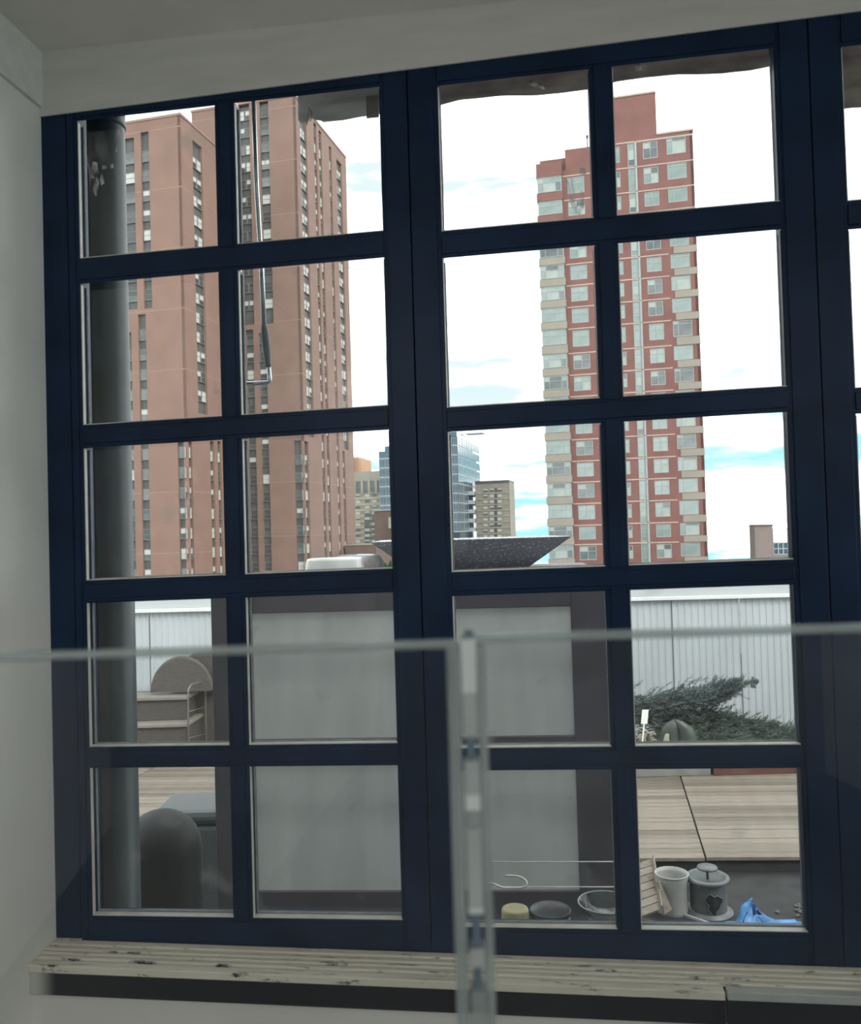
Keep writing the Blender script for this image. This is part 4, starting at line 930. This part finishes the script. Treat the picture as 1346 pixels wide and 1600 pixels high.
def facade(face, u0, u1, z0, z1, strips, mm, root, thick=0.4, pname='brick_pier'):
    """brick pieces around recessed window strips [(ua, ub, za, zb)]"""
    us = sorted({u0, u1, *[max(u0, min(u1, s[0])) for s in strips], *[max(u0, min(u1, s[1])) for s in strips]})
    for a, c in zip(us, us[1:]):
        if c-a < 0.02: continue
        mid = (a+c)/2; cuts = sorted([(max(z0, s[2]), min(z1, s[3])) for s in strips if s[0] < mid < s[1]])
        z = z0
        for (p, q) in cuts:
            if p-z > 0.05: fbox3(pname, face, a, c, z, p, -thick, 0, mm, root)
            z = max(z, q)
        if z1-z > 0.05: fbox3(pname, face, a, c, z, z1, -thick, 0, mm, root)
def tower(label, corner_px, D, front_px, side_px, top_px, fstr, sstr, mm, floor_h, joint=8.5, seed=1):
    """corner_px: image point on the near right edge; D its depth"""
    cpt = dep(*corner_px, D); O = Vector((cpt.x, cpt.y, 0))
    fa = Face(O, C1, -C2); sa = Face(O, C2, C1)
    ztop = fa.uz(*top_px)[1]
    uL = fa.uz(*front_px)[0]; uR = sa.uz(*side_px)[0]
    t = thing('brick_tower', label, 'building', (O.x, O.y, GZ))
    zb = -14.0
    # core behind the brick skin: the grey spandrels of the strips
    m = MB(); o0 = O+C1*(uL+0.02)+C2*0.38-t.location; o0.z = 0
    m.obox(o0, C1*(-uL-0.42), C2*(uR-0.40), Vector((0, 0, ztop-GZ-0.3))); part('core', m, M_spand, t)
    rnd = random.Random(seed)
    for face, ua, ub, strs in ((fa, uL, 0.0, fstr), (sa, 0.0, uR, sstr)):
        rects = []
        for (xa, xb, yref, ya, yb, nwin) in strs:
            u_a = face.uz(xa, yref)[0]; u_b = face.uz(xb, yref)[0]; xm = (xa+xb)/2
            z_hi = face.uz(xm, ya)[1] if ya > 0 else ztop-2.2; z_lo = face.uz(xm, yb)[1] if yb > 0 else zb
            rects.append((u_a, u_b, z_lo, z_hi, nwin))
        facade(face, ua, ub, zb, ztop, [r[:4] for r in rects], mm, t)
        for (u_a, u_b, z_lo, z_hi, nwin) in rects:
            k = math.floor(z_lo/floor_h)
            while (k+1)*floor_h < z_hi+1.4:
                z = k*floor_h; k += 1
                if z < z_lo+0.1 or z+1.55 > z_hi: continue
                w = (u_b-u_a)/nwin
                for i in range(nwin):
                    put_window(face, 'tower', u_a+w*i+0.06, z, w-0.12, 1.55, -0.28, t, rnd.choice((0, 0, 0, 1, 1, 2, 3)) if face is fa else rnd.choice((1, 2, 2, 1, 0)))  # side faces: more pale panes stand in for reflected sky
        z = ztop-1.6
        while z > -6:
            for a, c in ([(ua, ub)]):
                us = sorted([ua, ub]+[q for r in rects if r[2] < z < r[3] for q in r[:2]])
                for p, q in list(zip(us, us[1:]))[::2]:
                    if q-p > 0.3: fbox3('pale_joint', face, p, q, z, z+0.16, -0.02, 0.012, M_joint, t)
            z -= joint
    fbox3('coping', fa, uL-0.1, 0.1, ztop, ztop+0.35, -uR-0.0, 0.08, M_joint, t)
    return t, fa, sa, ztop
HT1 = 2.81
tower('tan brick tower nearest the round column, lower roof', (287, 440), 120, (150, 440), (381, 440), (281, 180),
      [(221.5, 234, 300, 206, 482, 1), (217, 229, 560, 491, 0, 1), (192, 211, 300, 216, 484, 1), (196, 206, 560, 520, 0, 1), (279, 288.5, 760, 690, 0, 1)],
      [(302.5, 317, 300, 226, 645, 2), (330.5, 336.5, 780, 690, 0, 1), (342, 347.5, 780, 690, 0, 1), (343, 350, 300, 262, 645, 1), (292, 302, 780, 690, 0, 1), (361, 369, 300, 300, 645, 1)], M_brick, HT1, seed=4)
tower('rose brick tower behind the crank rod, the taller of the twins', (468, 440), 136, (300, 200), (551, 640), (461, 150),
      [(376, 392, 280, 158, 508, 2), (388, 400, 690, 515, 0, 1), (408, 422, 280, 158, 506, 1), (406, 418, 600, 520, 0, 1), (461.5, 472.5, 760, 688, 0, 1), (345, 361, 280, 170, 0, 2)],
      [(471, 481, 280, 182, 680, 2), (493, 497, 300, 196, 0, 1), (500.5, 504.5, 300, 208, 0, 1), (516.5, 520, 320, 232, 0, 1), (528, 535.5, 330, 255, 700, 2), (475, 484, 780, 690, 0, 1), (537.5, 541, 780, 705, 0, 1)], M_brick2, 2.79, seed=9)

# ---- red tower --------------------------------------------------------
cp_ = dep(1094, 520, 118); OC = Vector((cp_.x, cp_.y, 0))
rf = Face(OC, C1, -C2); rs_ = Face(OC, C2, C1)
rt = thing('red_tower', 'slim red brick tower with beige bands seen through the middle sash', 'building', (OC.x, OC.y, GZ))
U = lambda x, y=520: rf.uz(x, y)[0]
Z = lambda y, x=1000: rf.uz(x, y)[1]
fl_y = [220.8, 260.6, 299.4, 333.5, 367.6, 401.8, 436, 470.5, 505, 544, 578.7, 613, 647.3, 681.6, 716, 749.5, 783.5, 818, 848.6, 882, 916]
fz = [Z(y) for y in fl_y]
zbot = fz[-1]
u_bayL, u_bayR = U(848), U(886); u_red0, u_red1 = U(894.5), U(921.5); u_mid = U(942)
u_n0, u_n1 = U(990.5), U(1002); u_s0, u_s1 = U(966), U(978.5); u_w0, u_w1 = U(1014.5), U(1038.5); u_c0, u_c1 = U(1052), U(1083)
ztopR = Z(207, 1055); ztopP = Z(147, 995); ztopL = Z(231, 905); ztopBay = Z(257, 858); ztopRed = Z(266, 881)
m = MB(); o0 = OC+C1*(u_bayL+0.35)+C2*0.40-rt.location; o0.z = 0; m.obox(o0, C1*(-u_bayL-0.75), C2*14, Vector((0, 0, ztopL-GZ-1.0))); part('core', m, M_red, rt)
m = MB(); o0 = OC+C1*u_mid+C2*0.40-rt.location; o0.z = zbot-GZ; m.obox(o0, C1*(-u_mid-0.42), C2*14, Vector((0, 0, ztopR-zbot-0.3))); part('core', m, M_red, rt)
# openings
nF = len(fz)-1
def rows(ua, ub, top, bot): return [(ua, ub, fz[k]-(fz[k]-fz[k+1])*bot, fz[k]-(fz[k]-fz[k+1])*top) for k in range(nF)]
left_rows = [r for r in rows(u_red0, u_red1, 0.08, 0.74) if r[3] < ztopRed-0.5]
facade(rf, u_bayR, u_mid, zbot, ztopRed, left_rows, M_red, rt, 0.4, 'brick_pier')
fbox3('parapet_block', rf, U(883, 240), u_mid, ztopRed, ztopL, -8, -0.05, M_red, rt)
right_open = rows(u_s0, u_s1, 0.10, 0.72)+rows(u_n0, u_n1, 0.0, 0.93)+rows(u_w0, u_w1, 0.07, 0.72)+rows(u_c0, u_c1, 0.03, 0.66)
facade(rf, u_mid, 0.0, zbot, ztopR, right_open, M_red, rt, 0.4, 'brick_pier')
fbox3('brick_side', rs_, 0.0, 14, zbot, ztopR, -0.4, 0.0, M_red, rt)
fbox3('penthouse', rf, U(946, 180), U(1026, 180), ztopR-0.5, ztopP, -11, -0.3, M_red, rt)
fbox3('penthouse_coping', rf, U(945.5, 180), U(1026.5, 180), ztopP, ztopP+0.25, -11.1, -0.2, M_course, rt)
fbox3('roof_coping', rf, U(1026, 205), 0.1, ztopR, ztopR+0.25, -11.0, 0.08, M_course, rt)
rndC = random.Random(21)
mv = MB(); p = rf.P(U(918, 235), ztopL, -1.0)-rt.location; mv.tube([p, p+Vector((0, 0, 2.0))], 0.10, 6); mv.tube([p+Vector((0, 0, 1.7)), p+Vector((0, 0, 2.1))], 0.2, 6); part('roof_mast', mv, M_bro, rt)
# bay: a column of boxed windows over beige bands standing proud of the brick
bo = 0.55
for k in range(nF):
    zt2, zb2 = fz[k], fz[k+1]; fh = zt2-zb2
    if zt2 < ztopBay-0.3:
        fbox3('bay_wall', rf, u_bayL, u_bayR, zb2+fh*0.34, zt2, -0.4, bo-0.12, M_wfw, rt)
        w = u_bayR-u_bayL-0.1; put_window(rf, 'bay', u_bayL+0.05, zb2+fh*0.36, w, fh*0.62, bo, rt, rndC.choice((0, 0, 1, 2, 3)))
        fbox3('beige_band', rf, u_bayL-0.12, u_bayR+0.12, zb2, zb2+fh*0.34, -0.4, bo+0.12, M_beige if k > 3 else M_red, rt)
        fbox3('stone_course', rf, u_bayR+0.12, u_mid, zt2-0.10, zt2+0.06, -0.02, 0.03, M_course, rt)
    if zt2 < ztopRed-0.5:
        put_window(rf, 'two', u_red0+0.03, zt2-fh*0.74, u_red1-u_red0-0.06, fh*0.66, -0.12, rt, rndC.choice((0, 0, 1, 2, 3)))
    put_window(rf, 'two', u_s0+0.03, zt2-fh*0.72, u_s1-u_s0-0.06, fh*0.62, -0.12, rt, rndC.choice((0, 1, 2)))
    put_window(rf, 'narrow', u_n0+0.03, zt2-fh*0.93, u_n1-u_n0-0.06, fh*0.92, -0.10, rt, rndC.choice((0, 0, 1, 3)))
    put_window(rf, 'two', u_w0+0.03, zt2-fh*0.72, u_w1-u_w0-0.06, fh*0.65, -0.12, rt, rndC.choice((0, 1, 2, 3)))
    put_window(rf, 'corner', u_c0+0.03, zt2-fh*0.66, u_c1-u_c0-0.06, fh*0.63, -0.12, rt, rndC.choice((0, 0, 1, 2, 3)))
    fbox3('stone_course', rf, u_mid, u_n1, zt2-0.05, zt2+0.12, -0.02, 0.05, M_course, rt)
    fbox3('stone_course', rf, u_n1+0.25, u_c0-0.2 if k > 3 else 0.0, zt2-0.05 if k else zt2-0.1, zt2+0.10, -0.02, 0.03, M_course, rt)
    fbox3('white_jamb', rf, u_n1, u_n1+0.25, zb2+0.1, zt2, -0.1, 0.10, M_wfw, rt)
    if k > 3: fbox3('beige_band', rf, U(1057.5), 0.06, zb2, zb2+fh*0.31, -0.1, 0.06, M_beige, rt)
fbox3('bay_parapet', rf, u_bayL-0.1, u_bayR+0.05, fz[1]-0.0 if fz[1] < ztopBay else ztopBay-1.6, ztopBay, -4, bo+0.05, M_red, rt)
fbox3('bay_core', rf, u_bayL+0.02, u_bayR, zbot, ztopBay-0.2, -6, -0.38, M_red, rt)

# ---- far buildings ------------------------------------------------------
def far_block(t, face, xa, xb, yref, ytop, zb_, depth, mm, name='wall'):
    u0, u1 = face.uz(xa, yref)[0], face.uz(xb, yref)[0]; zt_ = face.uz((xa+xb)/2, ytop)[1]
    fbox3(name, face, u0, u1, zb_, zt_, -depth, 0, mm, t); return u0, u1, zt_
# glass tower
def far(name, label, px, py, D, cat='building'):
    c = dep(px, py, D); O = Vector((c.x, c.y, 0)); t = thing(name, label, cat, (O.x, O.y, GZ)); return t, Face(O, C1, -C2), Face(O, C2, C1)
gt, gf, gs = far('glass_tower', 'blue-grey glass tower with stacked balconies beside the middle mullion', 717, 780, 270)
zb_ = -12
u0, u1, zt_ = far_block(gt, gf, 612, 717, 780, 677, zb_, 20, M_navy, 'wall')
far_block(gt, gf, 603.5, 613, 780, 697, zb_, 16, M_navy, 'wall'); far_block(gt, gf, 594, 604, 780, 705.5, zb_, 14, M_navy, 'wall')
uE = gs.uz(752, 800)[0]; uM1 = gs.uz(739, 690)[0]; uM2 = gs.uz(745, 720)[0]
for (a, c, yy, xx) in ((0.0, uM1, 688, 728), (uM1, uM2, 712, 742), (uM2, uE, 748, 750)):
    fbox3('side_wall', gs, a, c, zb_, gs.uz(xx, yy)[1], -18, 0, M_navy, gt)
fhG = 3.0; k = 0; rg = random.Random(3)
while True:
    z = zt_-1.2-fhG*(k+1); k += 1
    if z < -2: break
    for (ua, ub) in ((gf.uz(594.5, 780)[0], gf.uz(604, 780)[0]), (gf.uz(604.5, 780)[0], gf.uz(612.5, 780)[0]), (gf.uz(700, 780)[0], gf.uz(708.5, 780)[0]), (gf.uz(708.5, 780)[0], gf.uz(716.5, 780)[0])):
        if z+3 > gf.uz(600, 706)[1] and ub < gf.uz(613, 780)[0]: continue
        put_window(gf, 'curtain', ua, z, ub-ua-0.1, 2.5, 0.05, gt, 0)
    fbox3('floor_band', gf, gf.uz(594, 780)[0] if z < gf.uz(600, 712)[1] else u0, u1, z-0.28, z-0.02, -0.1, 0.15, M_alu, gt)
    nS = 5
    for i in range(nS):
        ua = uE*i/nS+0.1
        if z+2.6 > gs.uz(739, 690)[1] and ua > uM1-2: continue
        put_window(gs, 'curtain', ua, z, uE/nS-0.25, 2.5, 0.05, gt, 0)
    if z < gs.uz(745, 718)[1]-2:
        fbox3('floor_band', gs, 0, uE, z-0.25, z-0.02, -0.1, 0.12, M_alu, gt)
    if k > 5:
        for (fa_, fb_) in ((0.40, 0.58), (0.76, 0.92)):
            m = MB(); q = gs.P(uE*fa_, z-0.25, 0)-gt.location
            m.obox(q, C2*(uE*(fb_-fa_)), C1*1.5, Vector((0, 0, 0.25)))
            m.obox(q+C1*1.42+Vector((0, 0, 0.25)), C2*(uE*(fb_-fa_)), C1*0.08, Vector((0, 0, 1.0)), 0)
            m.obox(q+Vector((0, 0, 0.25)), C2*0.08, C1*1.5, Vector((0, 0, 1.0)))
            part('balcony', m, M_alu, gt)
m = MB(); q = gs.P(uM1*0.9, gs.uz(739, 679)[1], -2)-gt.location; m.obox(q, C2*5, C1*6, Vector((0, 0, 0.25))); part('roof_arm', m, M_alu, gt)
# sand building
sb, sf, ss = far('sand_building', 'sand-coloured block with tall top windows, between rose tower and glass tower', 600, 800, 305)
u0, u1, zt_ = far_block(sb, sf, 530, 600, 800, 737, zb_, 12, M_bgb2, 'wall')
for xa, xb in ((556.5, 563.5), (567, 574), (578, 585), (589, 596)):
    ua, ub = sf.uz(xa, 760)[0], sf.uz(xb, 760)[0]; z0 = sf.uz(560, 770)[1]; z1 = sf.uz(560, 752)[1]; put_window(sf, 'tower', ua, z0, ub-ua, z1-z0, 0.06, sb, 0)
for a in (553, 565.2, 576, 587):
    fbox3('pier', sf, sf.uz(a, 760)[0], sf.uz(a+2.4, 760)[0], sf.uz(a, 772)[1], sf.uz(a, 749)[1], -0.1, 0.3, M_bgb, sb)
for yy in (776, 785.5, 794.5, 803.5, 812, 821, 830, 838.5, 847.5):
    fbox3('floor_band', sf, sf.uz(552, yy)[0], sf.uz(570 if yy > 800 else 600, yy)[0], sf.uz(570, yy+4.6)[1], sf.uz(570, yy+0.6)[1], -0.05, 0.2, M_bgb, sb)
    for i, xa in enumerate((556, 570.5, 581.5)):
        ua, ub = sf.uz(xa, yy)[0], sf.uz(xa+7.5, yy)[0]; z0 = sf.uz(570, yy+0.3)[1]; z1 = sf.uz(570, yy-4.2)[1]; put_window(sf, 'tower', ua, z0, ub-ua, z1-z0, 0.06, sb, (1, 2, 0, 2)[(i+int(yy)) % 4])
    if yy > 800: fbox3('spandrel', sf, sf.uz(569.5, yy)[0], sf.uz(590, yy)[0], sf.uz(570, yy+4.6)[1], sf.uz(570, yy+0.6)[1], -0.05, 0.05, M_spand, sb)
ob, of, os_ = far('orange_block', 'small orange block peeping above the sand-coloured building', 566, 725, 330)
far_block(ob, of, 540, 565.5, 735, 717, zb_, 12, M_ora); far_block(ob, of, 548, 561, 735, 714.5, zb_, 8, M_ora, 'roof_box')
m = MB(); q = of.P(of.uz(556, 714)[0], of.uz(556, 716)[1], -2)-ob.location; m.tube([q, q+Vector((0, 0, 2.6))], 0.16, 6); part('roof_pipe', m, M_alu, ob)
bbk, bf_, bs_ = far('brown_block', 'plain dark brown block low before the glass tower', 640, 830, 180)
far_block(bbk, bf_, 585.5, 640, 830, 797.5, zb_, 14, M_bro)
fbox3('parapet', bf_, bf_.uz(585, 830)[0], bf_.uz(640, 830)[0], bf_.uz(600, 798)[1], bf_.uz(600, 796)[1], -14, 0.15, M_alu, bbk)
for (xa, xb, ya, yb) in ((607.5, 613, 808, 826), (602, 606, 834, 839)):
    ua, ub = bf_.uz(xa, 830)[0], bf_.uz(xb, 830)[0]; put_window(bf_, 'tower', ua, bf_.uz(600, yb)[1], ub-ua, bf_.uz(600, ya)[1]-bf_.uz(600, yb)[1], 0.05, bbk, 2 if xa > 605 else 0)
lb, lf, _ = far('low_roof_block', 'low brown rooftop wall below the sand-coloured building', 588, 860, 150)
far_block(lb, lf, 540, 588, 860, 851.5, zb_, 10, M_bro); fbox3('parapet', lf, lf.uz(540, 860)[0], lf.uz(588, 860)[0], lf.uz(570, 852)[1], lf.uz(570, 850.5)[1], -10, 0.1, M_bgb2, lb)
# two-column sand tower right of the glass tower
tt, tf, ts = far('sand_tower', 'distant sand-brown tower with white windows, right beside the glass tower', 797, 800, 285)
u0, u1, zt_ = far_block(tt, tf, 744, 797, 800, 754.5, zb_, 12, M_bgb2)
fbox3('parapet', tf, u0, u1, zt_, zt_+0.8, -12, 0.2, M_spand, tt)
fbox3('side_wall', ts, 0, 10, zb_, zt_, -0.2, 0.05, M_bgb2, tt)
for i, yy in enumerate([762+9.05*k for k in range(10)]):
    for xa in (755.5, 765.5, 777.5):
        ua, ub = tf.uz(xa, yy)[0], tf.uz(xa+7.0, yy)[0]; put_window(tf, 'tower', ua, tf.uz(775, yy+6)[1], ub-ua, tf.uz(775, yy+1)[1]-tf.uz(775, yy+6)[1], 0.06, tt, (2 if i > 0 and (i*7+int(xa)) % 3 else 1))
    fbox3('floor_band', tf, u0, u1, tf.uz(775, yy+9)[1], tf.uz(775, yy+7.6)[1], -0.05, 0.15, M_bgb, tt)
    fbox3('spandrel', tf, tf.uz(772.8, yy)[0], tf.uz(777.2, yy)[0], tf.uz(775, yy+7)[1], tf.uz(775, yy)[1], -0.05, 0.05, M_spand, tt)
# small rooftop block with a glazed frame far right
hb, hf, hs_ = far('rooftop_house', 'small brown rooftop block with a glazed lattice, low beside the mullion of the third sash', 1209, 850, 92)
u0, u1, zt_ = far_block(hb, hf, 1180.5, 1209, 850, 821.5, zb_, 5, M_brw2)
fbox3('parapet', hf, u0-0.05, u1+0.05, zt_, zt_+0.15, -5, 0.08, M_bro, hb)
w0, w1 = hf.uz(1209, 850)[0], hf.uz(1262, 850)[0]; zt2 = hf.uz(1225, 826)[1]; zt3 = hf.uz(1225, 848)[1]
fbox3('lower_wall', hf, w0, w1, zb_, hf.uz(1225, 866)[1], -4, -0.1, M_bgb2, hb)
nb = 7
for i in range(nb+1):
    u_ = w0+(w1-w0)*i/nb; fbox3('lattice_post', hf, u_-0.04, u_+0.04, hf.uz(1225, 866)[1], zt2, -0.1, 0.0, M_alu, hb)
for yy in (826, 836, 847, 857, 866):
    z = hf.uz(1225, yy)[1]; fbox3('lattice_rail', hf, w0, w1, z-0.04, z+0.04, -0.1, 0.0, M_alu, hb)
fbox3('glazing', hf, w0, w1, hf.uz(1225, 866)[1], zt3, -0.6, -0.5, M_navy, hb)
m = MB(); random.seed(8)
for k in range(60):
    u_ = random.uniform(w0, w1); p = hf.P(u_, random.uniform(hf.uz(1225, 862)[1], hf.uz(1225, 834)[1]), random.uniform(-0.45, -0.2))-hb.location
    spray(m, p, Vector((random.gauss(0, 1), random.gauss(0, .3), 1)), 0.4, 14)
for i in range(len(m.v)): pass
tag(part('climbing_leaves', m, M_green, hb), kind='stuff')
